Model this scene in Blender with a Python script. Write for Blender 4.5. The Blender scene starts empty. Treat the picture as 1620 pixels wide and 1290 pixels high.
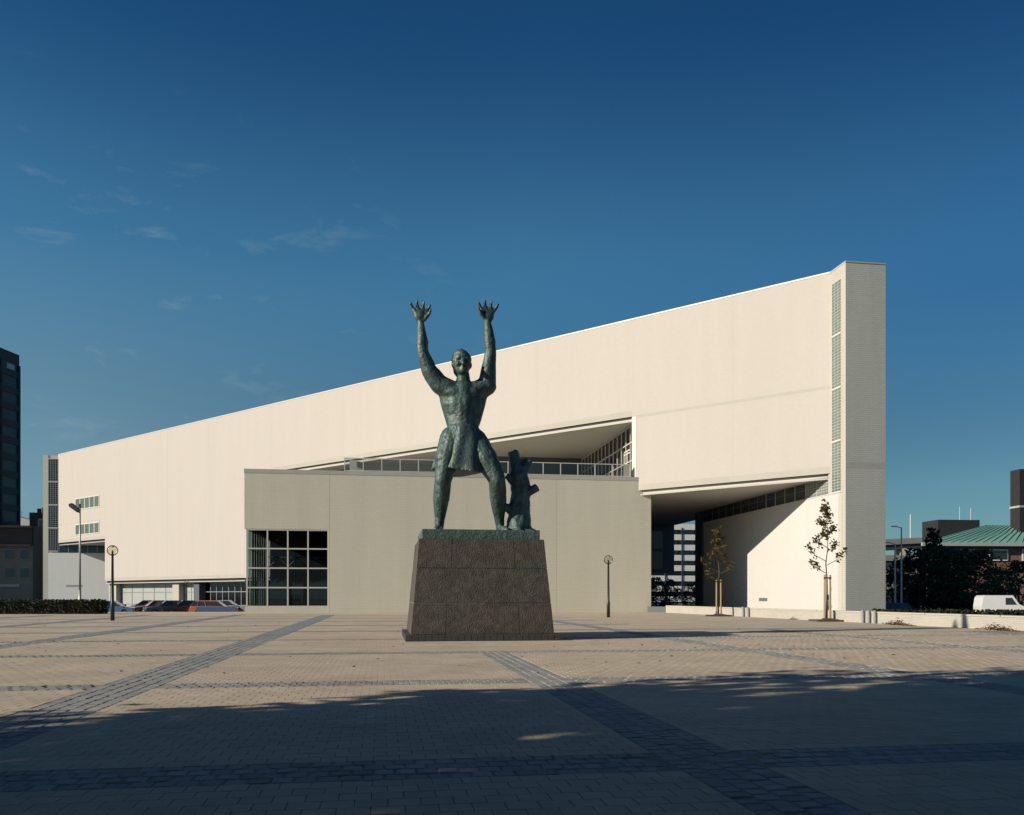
import bpy, bmesh, math, random
from mathutils import Vector, Matrix
random.seed(7)
R = math.radians
sc = bpy.context.scene
COL = sc.collection

# ------------------------------------------------------------------ camera, sky, sun, exposure
EYE = 1.4
FPX = 1354.0            # focal length measured from the paving's vanishing points
cam = bpy.data.cameras.new('camera')
cam.sensor_width = 36.0
cam.lens = 36.0 * FPX / 1620.0
cam.shift_y = 298.0 / 1620.0
cam.clip_start = 0.1
cam.clip_end = 6000
camo = bpy.data.objects.new('camera', cam)
camo.location = (0, 0, EYE)
camo.rotation_euler = (R(90), 0, 0)
COL.objects.link(camo)
sc.camera = camo

SUN_AZ = (0.924, 0.382)      # horizontal travel of the light
SUN_EL = R(24.0)
world = bpy.data.worlds.new('World')
sc.world = world
world.use_nodes = True
wn, wl = world.node_tree.nodes, world.node_tree.links
wn.clear()
w_out = wn.new('ShaderNodeOutputWorld')
w_bg = wn.new('ShaderNodeBackground')
w_bg.inputs['Strength'].default_value = 0.05
sky = wn.new('ShaderNodeTexSky')
sky.sky_type = 'NISHITA'
sky.sun_disc = False
sky.sun_elevation = SUN_EL
sky.sun_rotation = math.atan2(-SUN_AZ[0], -SUN_AZ[1])
sky.altitude = 0
sky.air_density = 1.0
sky.dust_density = 0.35
sky.ozone_density = 2.5
w_tint = wn.new('ShaderNodeMix'); w_tint.data_type = 'RGBA'; w_tint.blend_type = 'MULTIPLY'
w_tint.inputs[0].default_value = 1.0
# band colours by height above the horizon, as the film shows them in view: pale low, clear blue midway, deep blue high
w_geo = wn.new('ShaderNodeTexCoord'); w_sep = wn.new('ShaderNodeSeparateXYZ'); wl.new(w_geo.outputs['Generated'], w_sep.inputs[0])
w_band = wn.new('ShaderNodeValToRGB'); w_band.color_ramp.interpolation = 'EASE'
_e = w_band.color_ramp.elements
_e[0].position = 0.0; _e[0].color = (.26, .41, .46, 1)
_e[1].position = 0.75; _e[1].color = (.02, .19, .40, 1)  # highest stop, out of view, darkened to deepen the foreground shade
_x = _e.new(0.14); _x.color = (.26, .42, .46, 1)
_x = _e.new(0.36); _x.color = (.34, .715, .79, 1)
_x = _e.new(0.57); _x.color = (.11, .385, .585, 1)
wl.new(w_sep.outputs[2], w_band.inputs[0]); w_dbl = wn.new('ShaderNodeVectorMath'); w_dbl.operation = 'SCALE'; w_dbl.inputs['Scale'].default_value = 2.0
wl.new(w_band.outputs[0], w_dbl.inputs[0]); 
w_az = wn.new('ShaderNodeVectorMath'); w_az.operation = 'DOT_PRODUCT'; w_az.inputs[1].default_value = (-SUN_AZ[0], -SUN_AZ[1], 0); wl.new(w_geo.outputs['Generated'], w_az.inputs[0])
w_away = wn.new('ShaderNodeMapRange'); w_away.inputs['From Min'].default_value = -0.36; w_away.inputs['From Max'].default_value = -0.85; wl.new(w_az.outputs['Value'], w_away.inputs[0])
w_bump = wn.new('ShaderNodeValToRGB'); _b = w_bump.color_ramp.elements
_b[0].position = 0.12; _b[0].color = (0, 0, 0, 1); _b[1].position = 0.9; _b[1].color = (.4, .4, .4, 1)
_x = _b.new(0.30); _x.color = (1, 1, 1, 1); _x = _b.new(0.46); _x.color = (1, 1, 1, 1)
wl.new(w_sep.outputs[2], w_bump.inputs[0])
w_am = wn.new('ShaderNodeMath'); w_am.operation = 'MULTIPLY'; wl.new(w_away.outputs[0], w_am.inputs[0]); wl.new(w_bump.outputs[0], w_am.inputs[1])
w_dark = wn.new('ShaderNodeMix'); w_dark.data_type = 'RGBA'; w_dark.inputs[6].default_value = (1, 1, 1, 1); w_dark.inputs[7].default_value = (.46, .58, .70, 1); wl.new(w_am.outputs[0], w_dark.inputs[0])
w_m3 = wn.new('ShaderNodeMix'); w_m3.data_type = 'RGBA'; w_m3.blend_type = 'MULTIPLY'; w_m3.inputs[0].default_value = 1
wl.new(w_dbl.outputs[0], w_m3.inputs[6]); wl.new(w_dark.outputs[2], w_m3.inputs[7]); wl.new(w_m3.outputs[2], w_tint.inputs[7])
w_gam = wn.new('ShaderNodeGamma'); w_gam.inputs[1].default_value = 1.0
wl.new(sky.outputs[0], w_tint.inputs[6])
# thin high cloud wisps, by direction in the sky
w_tc = wn.new('ShaderNodeTexCoord')
w_map = wn.new('ShaderNodeMapping'); w_map.inputs['Scale'].default_value = (4.2, 4.2, 11.0)
w_map.inputs['Location'].default_value = (0.35, 0.0, 0.4)
w_n = wn.new('ShaderNodeTexNoise'); w_n.inputs['Scale'].default_value = 2.4; w_n.inputs['Detail'].default_value = 9; w_n.inputs['Roughness'].default_value = 0.62
w_n.inputs['Distortion'].default_value = 0.5
w_r = wn.new('ShaderNodeValToRGB')
w_r.color_ramp.elements[0].position = 0.585; w_r.color_ramp.elements[0].color = (0, 0, 0, 1)
w_r.color_ramp.elements[1].position = 0.80; w_r.color_ramp.elements[1].color = (0.45, 0.45, 0.45, 1)
w_mix = wn.new('ShaderNodeMix'); w_mix.data_type = 'RGBA'
w_mix.inputs[7].default_value = (4.6, 6.6, 7.8, 1)
wl.new(w_tc.outputs['Generated'], w_map.inputs[0]); wl.new(w_map.outputs[0], w_n.inputs['Vector'])
w_side = wn.new('ShaderNodeMapRange'); w_side.inputs['From Min'].default_value = 0.02; w_side.inputs['From Max'].default_value = -0.30   # the wisps lie to the left
w_top = wn.new('ShaderNodeMapRange'); w_top.inputs['From Min'].default_value = 0.50; w_top.inputs['From Max'].default_value = 0.38
w_mul = wn.new('ShaderNodeMath'); w_mul.operation = 'MULTIPLY'; w_mul2 = wn.new('ShaderNodeMath'); w_mul2.operation = 'MULTIPLY'
wl.new(w_sep.outputs[0], w_side.inputs[0]); wl.new(w_sep.outputs[2], w_top.inputs[0])
wl.new(w_n.outputs[0], w_r.inputs[0]); wl.new(w_r.outputs[0], w_mul.inputs[0]); wl.new(w_side.outputs[0], w_mul.inputs[1])
wl.new(w_mul.outputs[0], w_mul2.inputs[0]); wl.new(w_top.outputs[0], w_mul2.inputs[1]); wl.new(w_mul2.outputs[0], w_mix.inputs[0])
wl.new(w_tint.outputs[2], w_gam.inputs[0])
w_lowz = wn.new('ShaderNodeMapRange'); w_lowz.inputs['From Min'].default_value = 0.36; w_lowz.inputs['From Max'].default_value = 0.10
w_sun = wn.new('ShaderNodeMapRange'); w_sun.inputs['From Min'].default_value = -0.36; w_sun.inputs['From Max'].default_value = 0.10; w_sun.inputs['To Max'].default_value = 0.55
wl.new(w_sep.outputs[2], w_lowz.inputs[0]); wl.new(w_az.outputs['Value'], w_sun.inputs[0])
w_hz = wn.new('ShaderNodeMath'); w_hz.operation = 'MULTIPLY'; wl.new(w_lowz.outputs[0], w_hz.inputs[0]); wl.new(w_sun.outputs[0], w_hz.inputs[1])
w_haze = wn.new('ShaderNodeMix'); w_haze.data_type = 'RGBA'; w_haze.inputs[7].default_value = (4.2, 7.2, 8.9, 1)
wl.new(w_hz.outputs[0], w_haze.inputs[0]); wl.new(w_gam.outputs[0], w_haze.inputs[6])
wl.new(w_haze.outputs[2], w_mix.inputs[6]); wl.new(w_mix.outputs[2], w_bg.inputs[0])
wl.new(w_bg.outputs[0], w_out.inputs[0])

sun = bpy.data.lights.new('sun', 'SUN')
sun.energy = 5.0
sun.angle = R(0.5)
sun.color = (1.0, 0.90, 0.76)
suno = bpy.data.objects.new('sun', sun)
ldir = Vector((SUN_AZ[0] * math.cos(SUN_EL), SUN_AZ[1] * math.cos(SUN_EL), -math.sin(SUN_EL)))
suno.rotation_euler = ldir.to_track_quat('-Z', 'Y').to_euler()
suno.location = (-40, -20, 40)
COL.objects.link(suno)

sc.render.engine = 'CYCLES'
sc.view_settings.view_transform = 'Standard'
sc.view_settings.look = 'None'
sc.view_settings.exposure = 0.2
sc.view_settings.gamma = 1.0
sc.view_settings.use_curve_mapping = False

# ------------------------------------------------------------------ materials
def nmat(name):
    m = bpy.data.materials.new(name); m.use_nodes = True
    nt = m.node_tree; nt.nodes.clear()
    o = nt.nodes.new('ShaderNodeOutputMaterial')
    b = nt.nodes.new('ShaderNodeBsdfPrincipled')
    nt.links.new(b.outputs[0], o.inputs[0])
    return m, nt, b, o

def rgba(c): return (c[0], c[1], c[2], 1)

def pos_node(nt, local=False):
    if local:
        t = nt.nodes.new('ShaderNodeTexCoord'); return t.outputs['Object']
    g = nt.nodes.new('ShaderNodeNewGeometry'); return g.outputs['Position']

def basic(name, c, rough=0.7, metal=0.0, var=0.12, nscale=3.0, bump=0.0, bscale=40.0, local=False, c2=None, dirt=None, spec=0.5, bdist=0.02):
    """one colour with slow variation (c2: second colour mixed by noise), optional fine relief"""
    m, nt, b, o = nmat(name)
    N, L = nt.nodes, nt.links
    p = pos_node(nt, local)
    n = N.new('ShaderNodeTexNoise'); n.inputs['Scale'].default_value = nscale; n.inputs['Detail'].default_value = 6; n.inputs['Roughness'].default_value = 0.6
    L.new(p, n.inputs['Vector'])
    mx = N.new('ShaderNodeMix'); mx.data_type = 'RGBA'
    if c2 is None:
        mx.inputs[6].default_value = rgba([v * (1 - var) for v in c]); mx.inputs[7].default_value = rgba([min(1, v * (1 + var)) for v in c])
        L.new(n.outputs[0], mx.inputs[0])
    else:
        r = N.new('ShaderNodeValToRGB'); r.color_ramp.elements[0].position = 0.38; r.color_ramp.elements[1].position = 0.64
        L.new(n.outputs[0], r.inputs[0]); L.new(r.outputs[0], mx.inputs[0])
        mx.inputs[6].default_value = rgba(c); mx.inputs[7].default_value = rgba(c2)
    L.new(mx.outputs[2], b.inputs['Base Color'])
    b.inputs['Roughness'].default_value = rough; b.inputs['Metallic'].default_value = metal
    b.inputs['Specular IOR Level'].default_value = spec
    if bump > 0:
        n2 = N.new('ShaderNodeTexNoise'); n2.inputs['Scale'].default_value = bscale; n2.inputs['Detail'].default_value = 5
        L.new(p, n2.inputs['Vector'])
        bp = N.new('ShaderNodeBump'); bp.inputs['Strength'].default_value = bump; bp.inputs['Distance'].default_value = bdist
        L.new(n2.outputs[0], bp.inputs['Height']); L.new(bp.outputs[0], b.inputs['Normal'])
    return m

def brickwall(name, c, tangent, cm=None, bw=0.30, rh=0.11, mort=0.010, var=0.06, rough=0.75, bump=0.35, stain=0.10):
    """courses of brick: tangent = horizontal direction of the wall, courses run up world Z"""
    m, nt, b, o = nmat(name)
    N, L = nt.nodes, nt.links
    p = pos_node(nt)
    d = N.new('ShaderNodeVectorMath'); d.operation = 'DOT_PRODUCT'; d.inputs[1].default_value = (tangent[0], tangent[1], 0)
    L.new(p, d.inputs[0])
    s = N.new('ShaderNodeSeparateXYZ'); L.new(p, s.inputs[0])
    cx = N.new('ShaderNodeCombineXYZ'); L.new(d.outputs['Value'], cx.inputs[0]); L.new(s.outputs['Z'], cx.inputs[1])
    bt = N.new('ShaderNodeTexBrick')
    bt.inputs['Scale'].default_value = 1.0; bt.inputs['Brick Width'].default_value = bw; bt.inputs['Row Height'].default_value = rh
    bt.inputs['Mortar Size'].default_value = mort; bt.inputs['Mortar Smooth'].default_value = 0.3
    bt.inputs['Color1'].default_value = rgba([v * (1 - var) for v in c]); bt.inputs['Color2'].default_value = rgba([min(1, v * (1 + var)) for v in c])
    bt.inputs['Mortar'].default_value = rgba(cm if cm else [v * 0.72 for v in c])
    L.new(cx.outputs[0], bt.inputs['Vector'])
    # weathering: broad patches and vertical streaks
    mp = N.new('ShaderNodeMapping'); mp.inputs['Scale'].default_value = (0.9, 0.9, 0.10); L.new(p, mp.inputs[0])
    n = N.new('ShaderNodeTexNoise'); n.inputs['Scale'].default_value = 0.8; n.inputs['Detail'].default_value = 7; n.inputs['Roughness'].default_value = 0.65
    L.new(mp.outputs[0], n.inputs['Vector'])
    rp = N.new('ShaderNodeValToRGB'); rp.color_ramp.elements[0].position = 0.3; rp.color_ramp.elements[1].position = 0.7
    rp.color_ramp.elements[0].color = (1 - stain, 1 - stain, 1 - stain * 0.9, 1); rp.color_ramp.elements[1].color = (1, 1, 1, 1)
    L.new(n.outputs[0], rp.inputs[0])
    mu = N.new('ShaderNodeMix'); mu.data_type = 'RGBA'; mu.blend_type = 'MULTIPLY'; mu.inputs[0].default_value = 1
    L.new(bt.outputs['Color'], mu.inputs[6]); L.new(rp.outputs[0], mu.inputs[7])
    L.new(mu.outputs[2], b.inputs['Base Color'])
    b.inputs['Roughness'].default_value = rough
    bp = N.new('ShaderNodeBump'); bp.inputs['Strength'].default_value = bump; bp.inputs['Distance'].default_value = 0.012; bp.invert = True
    L.new(bt.outputs['Fac'], bp.inputs['Height']); L.new(bp.outputs[0], b.inputs['Normal'])
    return m

def glass(name, tint=(0.5, 0.58, 0.6), refl=0.9, rough=0.02, ior=1.5):
    """window glass: see-through with fresnel reflection"""
    m = bpy.data.materials.new(name); m.use_nodes = True
    nt = m.node_tree; nt.nodes.clear(); N, L = nt.nodes, nt.links
    o = N.new('ShaderNodeOutputMaterial')
    t = N.new('ShaderNodeBsdfTransparent'); t.inputs[0].default_value = rgba(tint)
    g = N.new('ShaderNodeBsdfGlossy'); g.inputs['Roughness'].default_value = rough; g.inputs[0].default_value = (refl, refl, refl, 1)
    f = N.new('ShaderNodeFresnel'); f.inputs[0].default_value = ior
    x = N.new('ShaderNodeMixShader')
    L.new(f.outputs[0], x.inputs[0]); L.new(t.outputs[0], x.inputs[1]); L.new(g.outputs[0], x.inputs[2]); L.new(x.outputs[0], o.inputs[0])
    return m

def island(name, cols, rough=0.8, bump=0.3, bscale=60, spec=0.4):
    """pavers and setts: each piece takes its own tone"""
    m, nt, b, o = nmat(name)
    N, L = nt.nodes, nt.links
    g = N.new('ShaderNodeNewGeometry'); oi = N.new('ShaderNodeObjectInfo')
    a = N.new('ShaderNodeMath'); a.operation = 'ADD'; L.new(g.outputs['Random Per Island'], a.inputs[0]); L.new(oi.outputs['Random'], a.inputs[1])
    fr = N.new('ShaderNodeMath'); fr.operation = 'FRACT'; L.new(a.outputs[0], fr.inputs[0])
    r = N.new('ShaderNodeValToRGB')
    els = r.color_ramp.elements
    while len(els) < len(cols): els.new(0.5)
    for i, c in enumerate(cols):
        els[i].position = i / (len(cols) - 1); els[i].color = rgba(c)
    L.new(fr.outputs[0], r.inputs[0])
    n = N.new('ShaderNodeTexNoise'); n.inputs['Scale'].default_value = 0.5; n.inputs['Detail'].default_value = 8; n.inputs['Roughness'].default_value = 0.7
    L.new(g.outputs['Position'], n.inputs['Vector'])
    rr = N.new('ShaderNodeValToRGB'); rr.color_ramp.elements[0].position = 0.3; rr.color_ramp.elements[1].position = 0.7
    rr.color_ramp.elements[0].color = (0.74, 0.73, 0.72, 1); rr.color_ramp.elements[1].color = (1.06, 1.05, 1.03, 1)
    L.new(n.outputs[0], rr.inputs[0])
    mu = N.new('ShaderNodeMix'); mu.data_type = 'RGBA'; mu.blend_type = 'MULTIPLY'; mu.inputs[0].default_value = 1
    L.new(r.outputs[0], mu.inputs[6]); L.new(rr.outputs[0], mu.inputs[7]); L.new(mu.outputs[2], b.inputs['Base Color'])
    b.inputs['Roughness'].default_value = rough; b.inputs['Specular IOR Level'].default_value = spec
    n2 = N.new('ShaderNodeTexNoise'); n2.inputs['Scale'].default_value = bscale; n2.inputs['Detail'].default_value = 4; L.new(g.outputs['Position'], n2.inputs['Vector'])
    bp = N.new('ShaderNodeBump'); bp.inputs['Strength'].default_value = bump; bp.inputs['Distance'].default_value = 0.01
    L.new(n2.outputs[0], bp.inputs['Height']); L.new(bp.outputs[0], b.inputs['Normal'])
    return m

def leafmat(name, cols, trans=0.25):
    m, nt, b, o = nmat(name)
    N, L = nt.nodes, nt.links
    g = N.new('ShaderNodeNewGeometry'); r = N.new('ShaderNodeValToRGB'); els = r.color_ramp.elements
    while len(els) < len(cols): els.new(0.5)
    for i, c in enumerate(cols):
        els[i].position = i / (len(cols) - 1); els[i].color = rgba(c)
    L.new(g.outputs['Random Per Island'], r.inputs[0]); L.new(r.outputs[0], b.inputs['Base Color'])
    b.inputs['Roughness'].default_value = 0.7; b.inputs['Specular IOR Level'].default_value = 0.25
    t = N.new('ShaderNodeBsdfTranslucent'); L.new(r.outputs[0], t.inputs[0])
    x = N.new('ShaderNodeMixShader'); x.inputs[0].default_value = trans
    L.new(b.outputs[0], x.inputs[1]); L.new(t.outputs[0], x.inputs[2]); L.new(x.outputs[0], o.inputs[0])
    return m

# directions in plan: EB along the thin paving strips (and the annex front), EA at right angles, FD along the long facade
EB = Vector((0.9887, 0.150, 0)); EA = Vector((-0.150, 0.9887, 0))
FD = Vector((-0.776, 0.631, 0)).normalized(); FN = Vector((-FD.y, FD.x, 0))
if FN.y > 0: FN = -FN
P0 = Vector((10.8, 72.6, 0))
UP = Vector((0, 0, 1))

M = {}
M['facade'] = brickwall('cream_facade_brick', (0.50, 0.455, 0.402), FD, bw=0.3, rh=0.13, mort=0.008, var=0.015, bump=0.08, stain=0.045, cm=(0.46, 0.415, 0.365))
M['grey_b'] = brickwall('pale_grey_brick', (0.66, 0.62, 0.49), EB, bw=0.60, rh=0.13, mort=0.012, var=0.02, bump=0.3, stain=0.09, cm=(0.58, 0.54, 0.43))
M['tower_b'] = brickwall('tower_grey_brick', (0.53, 0.525, 0.45), EB, bw=0.45, rh=0.15, mort=0.016, var=0.03, bump=0.4, stain=0.10, cm=(0.42, 0.415, 0.36))
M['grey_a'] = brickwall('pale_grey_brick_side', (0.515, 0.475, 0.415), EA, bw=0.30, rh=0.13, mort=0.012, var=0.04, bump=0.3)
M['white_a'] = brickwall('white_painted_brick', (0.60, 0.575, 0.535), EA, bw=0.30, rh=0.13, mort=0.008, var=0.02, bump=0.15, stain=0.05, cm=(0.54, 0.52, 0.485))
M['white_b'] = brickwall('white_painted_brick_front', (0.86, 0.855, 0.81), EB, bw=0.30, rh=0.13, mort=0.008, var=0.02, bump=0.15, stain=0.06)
M['concrete'] = basic('pale_concrete', (0.43, 0.41, 0.345), 0.8, var=0.12, nscale=0.9, bump=0.15, bscale=12)
M['soffit'] = basic('soffit_plaster', (0.52, 0.50, 0.45), 0.85, var=0.05, nscale=0.5)
M['white'] = basic('white_painted_metal', (0.58, 0.555, 0.49), 0.45, var=0.04)
M['dark'] = basic('dark_recess', (0.05, 0.05, 0.05), 0.7)
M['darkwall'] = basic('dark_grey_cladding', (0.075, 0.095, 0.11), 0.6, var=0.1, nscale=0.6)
M['alu'] = basic('grey_aluminium', (0.35, 0.36, 0.36), 0.4, 0.6, var=0.05)
M['glass'] = glass('window_glass', (0.45, 0.52, 0.52))
M['glass_dark'] = glass('dark_window_glass', (0.22, 0.28, 0.30))
M['strip_glass'] = basic('clerestory_glass', (0.018, 0.034, 0.044), 0.12, var=0.4, nscale=0.8, spec=0.6)
M['glass_rail'] = glass('railing_glass', (0.78, 0.80, 0.78))
M['glassblock'] = basic('glass_block', (0.13, 0.17, 0.15), 0.15, var=0.5, nscale=4.0, spec=0.6)
M['frosted'] = basic('frosted_panel', (0.40, 0.415, 0.385), 0.25, var=0.10, nscale=0.7)
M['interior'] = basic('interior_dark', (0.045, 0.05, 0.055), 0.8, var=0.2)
M['blind'] = basic('blind_fabric', (0.42, 0.43, 0.34), 0.8, var=0.1)
M['roof'] = basic('roof_bitumen', (0.12, 0.12, 0.12), 0.9)
M['asphalt'] = basic('asphalt', (0.055, 0.055, 0.055), 0.9, var=0.25, nscale=1.5, bump=0.2, bscale=80)
M['mortar'] = basic('joint_sand', (0.24, 0.20, 0.155), 0.95, var=0.25, nscale=4)
M['paver'] = island('concrete_paver', [(0.43, 0.36, 0.265), (0.46, 0.39, 0.29), (0.485, 0.41, 0.305), (0.45, 0.37, 0.28), (0.50, 0.425, 0.32)])
M['sett'] = island('granite_sett', [(0.20, 0.21, 0.21), (0.26, 0.265, 0.255), (0.31, 0.31, 0.295), (0.23, 0.24, 0.235), (0.28, 0.285, 0.27)], bump=0.6, bscale=25)
M['kerb'] = basic('kerb_concrete', (0.36, 0.34, 0.31), 0.85, var=0.15, nscale=1.2, bump=0.1)
M['lowwall'] = brickwall('low_wall_brick', (0.46, 0.43, 0.37), (-0.2, 0.98), bw=0.3, rh=0.075, mort=0.008, var=0.05, bump=0.3, stain=0.12)
M['post'] = basic('dark_lacquered_steel', (0.02, 0.03, 0.032), 0.4, 0.2, var=0.2)
M['galv'] = basic('galvanised_steel', (0.36, 0.37, 0.37), 0.5, 0.5, var=0.1)
M['bark'] = basic('tree_bark', (0.10, 0.075, 0.055), 0.95, var=0.35, nscale=8, bump=0.6, bscale=20)
M['stake'] = basic('pine_stake', (0.36, 0.25, 0.14), 0.85, var=0.25, nscale=6)
M['soil'] = basic('dark_soil', (0.07, 0.055, 0.04), 0.95, var=0.3, nscale=5)

# ------------------------------------------------------------------ mesh helpers
class MB:
    def __init__(s): s.v = []; s.f = []
    def box(s, o, a, b, c):
        """box from corner o with edge vectors a, b, c"""
        o, a, b, c = Vector(o), Vector(a), Vector(b), Vector(c)
        if a.cross(b).dot(c) < 0: a, b = b, a
        i = len(s.v)
        s.v += [o, o + a, o + a + b, o + b, o + c, o + a + c, o + a + b + c, o + b + c]
        s.f += [(i, i + 3, i + 2, i + 1), (i + 4, i + 5, i + 6, i + 7), (i, i + 1, i + 5, i + 4), (i + 1, i + 2, i + 6, i + 5), (i + 2, i + 3, i + 7, i + 6), (i + 3, i, i + 4, i + 7)]
        return s
    def cbox(s, c, d, rz=0.0):
        """axis box by centre and size, turned by rz"""
        ca, sa = math.cos(rz), math.sin(rz)
        a = Vector((ca, sa, 0)) * d[0]; b = Vector((-sa, ca, 0)) * d[1]; z = Vector((0, 0, d[2]))
        return s.box(Vector(c) - a / 2 - b / 2 - z / 2, a, b, z)
    def prism(s, pts, ext):
        """extruded polygon (pts in order), ext = vector"""
        pts = [Vector(p) for p in pts]; ext = Vector(ext); n = len(pts)
        nrm = Vector((0, 0, 0))
        for k in range(n):
            nrm += (pts[k] - pts[0]).cross(pts[(k + 1) % n] - pts[0])
        if nrm.dot(ext) > 0: pts = pts[::-1]
        i = len(s.v)
        s.v += pts + [p + ext for p in pts]
        s.f.append(tuple(range(i, i + n)))
        s.f.append(tuple(range(i + 2 * n - 1, i + n - 1, -1)))
        for k in range(n):
            k2 = (k + 1) % n
            s.f.append((i + k2, i + k, i + n + k, i + n + k2))
        return s
    def tube(s, p0, p1, r0, r1=None, n=10, cap=True):
        if r1 is None: r1 = r0
        p0, p1 = Vector(p0), Vector(p1); d = (p1 - p0).normalized()
        x = d.orthogonal().normalized(); y = d.cross(x); i = len(s.v)
        for (p, r) in ((p0, r0), (p1, r1)):
            for k in range(n):
                t = 2 * math.pi * k / n; s.v.append(p + x * (r * math.cos(t)) + y * (r * math.sin(t)))
        for k in range(n):
            k2 = (k + 1) % n; s.f.append((i + k, i + k2, i + n + k2, i + n + k))
        if cap:
            s.f.append(tuple(i + k for k in range(n - 1, -1, -1))); s.f.append(tuple(i + n + k for k in range(n)))
        return s
    def lathe(s, c, prof, n=16):
        """prof = [(r, z)...] about the vertical through c"""
        c = Vector(c); i = len(s.v)
        for (r, z) in prof:
            for k in range(n):
                t = 2 * math.pi * k / n; s.v.append(c + Vector((r * math.cos(t), r * math.sin(t), z)))
        for j in range(len(prof) - 1):
            for k in range(n):
                k2 = (k + 1) % n
                s.f.append((i + j * n + k, i + j * n + k2, i + (j + 1) * n + k2, i + (j + 1) * n + k))
        return s
    def ball(s, c, r, nu=14, nv=9):
        rx, ry, rz = (r, r, r) if not hasattr(r, '__len__') else r
        c = Vector(c); i = len(s.v)
        s.v.append(c + Vector((0, 0, -rz)))
        for j in range(1, nv):
            ph = -math.pi / 2 + math.pi * j / nv
            for k in range(nu):
                t = 2 * math.pi * k / nu
                s.v.append(c + Vector((rx * math.cos(ph) * math.cos(t), ry * math.cos(ph) * math.sin(t), rz * math.sin(ph))))
        s.v.append(c + Vector((0, 0, rz))); top = len(s.v) - 1
        for k in range(nu):
            k2 = (k + 1) % nu
            s.f.append((i, i + 1 + k2, i + 1 + k))
            for j in range(nv - 2):
                a = i + 1 + j * nu
                s.f.append((a + k, a + k2, a + nu + k2, a + nu + k))
            a = i + 1 + (nv - 2) * nu
            s.f.append((a + k, a + k2, top))
        return s
    def quad(s, a, b, c, d):
        i = len(s.v); s.v += [Vector(a), Vector(b), Vector(c), Vector(d)]; s.f.append((i, i + 1, i + 2, i + 3)); return s
    def mesh(s, name, mat, off=(0, 0, 0), smooth=False):
        off = Vector(off)
        me = bpy.data.meshes.new(name)
        me.from_pydata([tuple(v - off) for v in s.v], [], s.f)
        if mat: me.materials.append(mat)
        if smooth: me.polygons.foreach_set('use_smooth', [True] * len(me.polygons))
        me.update()
        return me
    def build(s, name, mat, parent=None, off=(0, 0, 0), smooth=False):
        o = bpy.data.objects.new(name, s.mesh(name, mat, off, smooth))
        COL.objects.link(o)
        if parent: o.parent = parent
        return o

def tag(o, label=None, cat=None, group=None, kind=None):
    if label: o['label'] = label
    if cat: o['category'] = cat
    if group: o['group'] = group
    if kind: o['kind'] = kind
    return o

def thing(name, label, cat, loc=(0, 0, 0), rz=0.0, group=None):
    o = bpy.data.objects.new(name, None); COL.objects.link(o)
    o.empty_display_size = 0.3
    o.location = loc; o.rotation_euler = (0, 0, rz)
    return tag(o, label, cat, group)

def copy_tree(o, parent=None):
    c = o.copy(); COL.objects.link(c); c.parent = parent
    for ch in list(o.children): copy_tree(ch, c)
    return c

def G(p, q, z=0.0): return EB * p + EA * q + UP * z            # paving grid -> world
def F(s, n=0.0, z=0.0): return P0 + FD * s + FN * n + UP * z   # facade coordinates -> world
def kx(u): return (u - 810.0) / FPX
def s_of(u):                                                   # where a sight line meets the facade
    k = kx(u); return (P0.x - k * P0.y) / (-FD.x + k * FD.y)

# ================================================================== GROUND
gb = MB(); gb.quad((-1500, -400, -0.565), (1500, -400, -0.56), (1500, 3000, -0.56), (-1500, 3000, -0.56))
tag(gb.build('ground', M['asphalt']), kind='structure')

THIN = [0.2, 6.97, 13.94, 21.2, 27.9, 34.4, 41.0, 47.6, 54.2, 60.8]
THICK = [(-30.2, .8), (-23.6, .8), (-17.0, .8), (-10.4, .85), (-3.88, .92), (2.74, .72), (9.34, .75), (15.9, .75), (22.5, .75)]
TW = 0.78
QFAR = 31.0      # pavers are real pieces up to here

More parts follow.
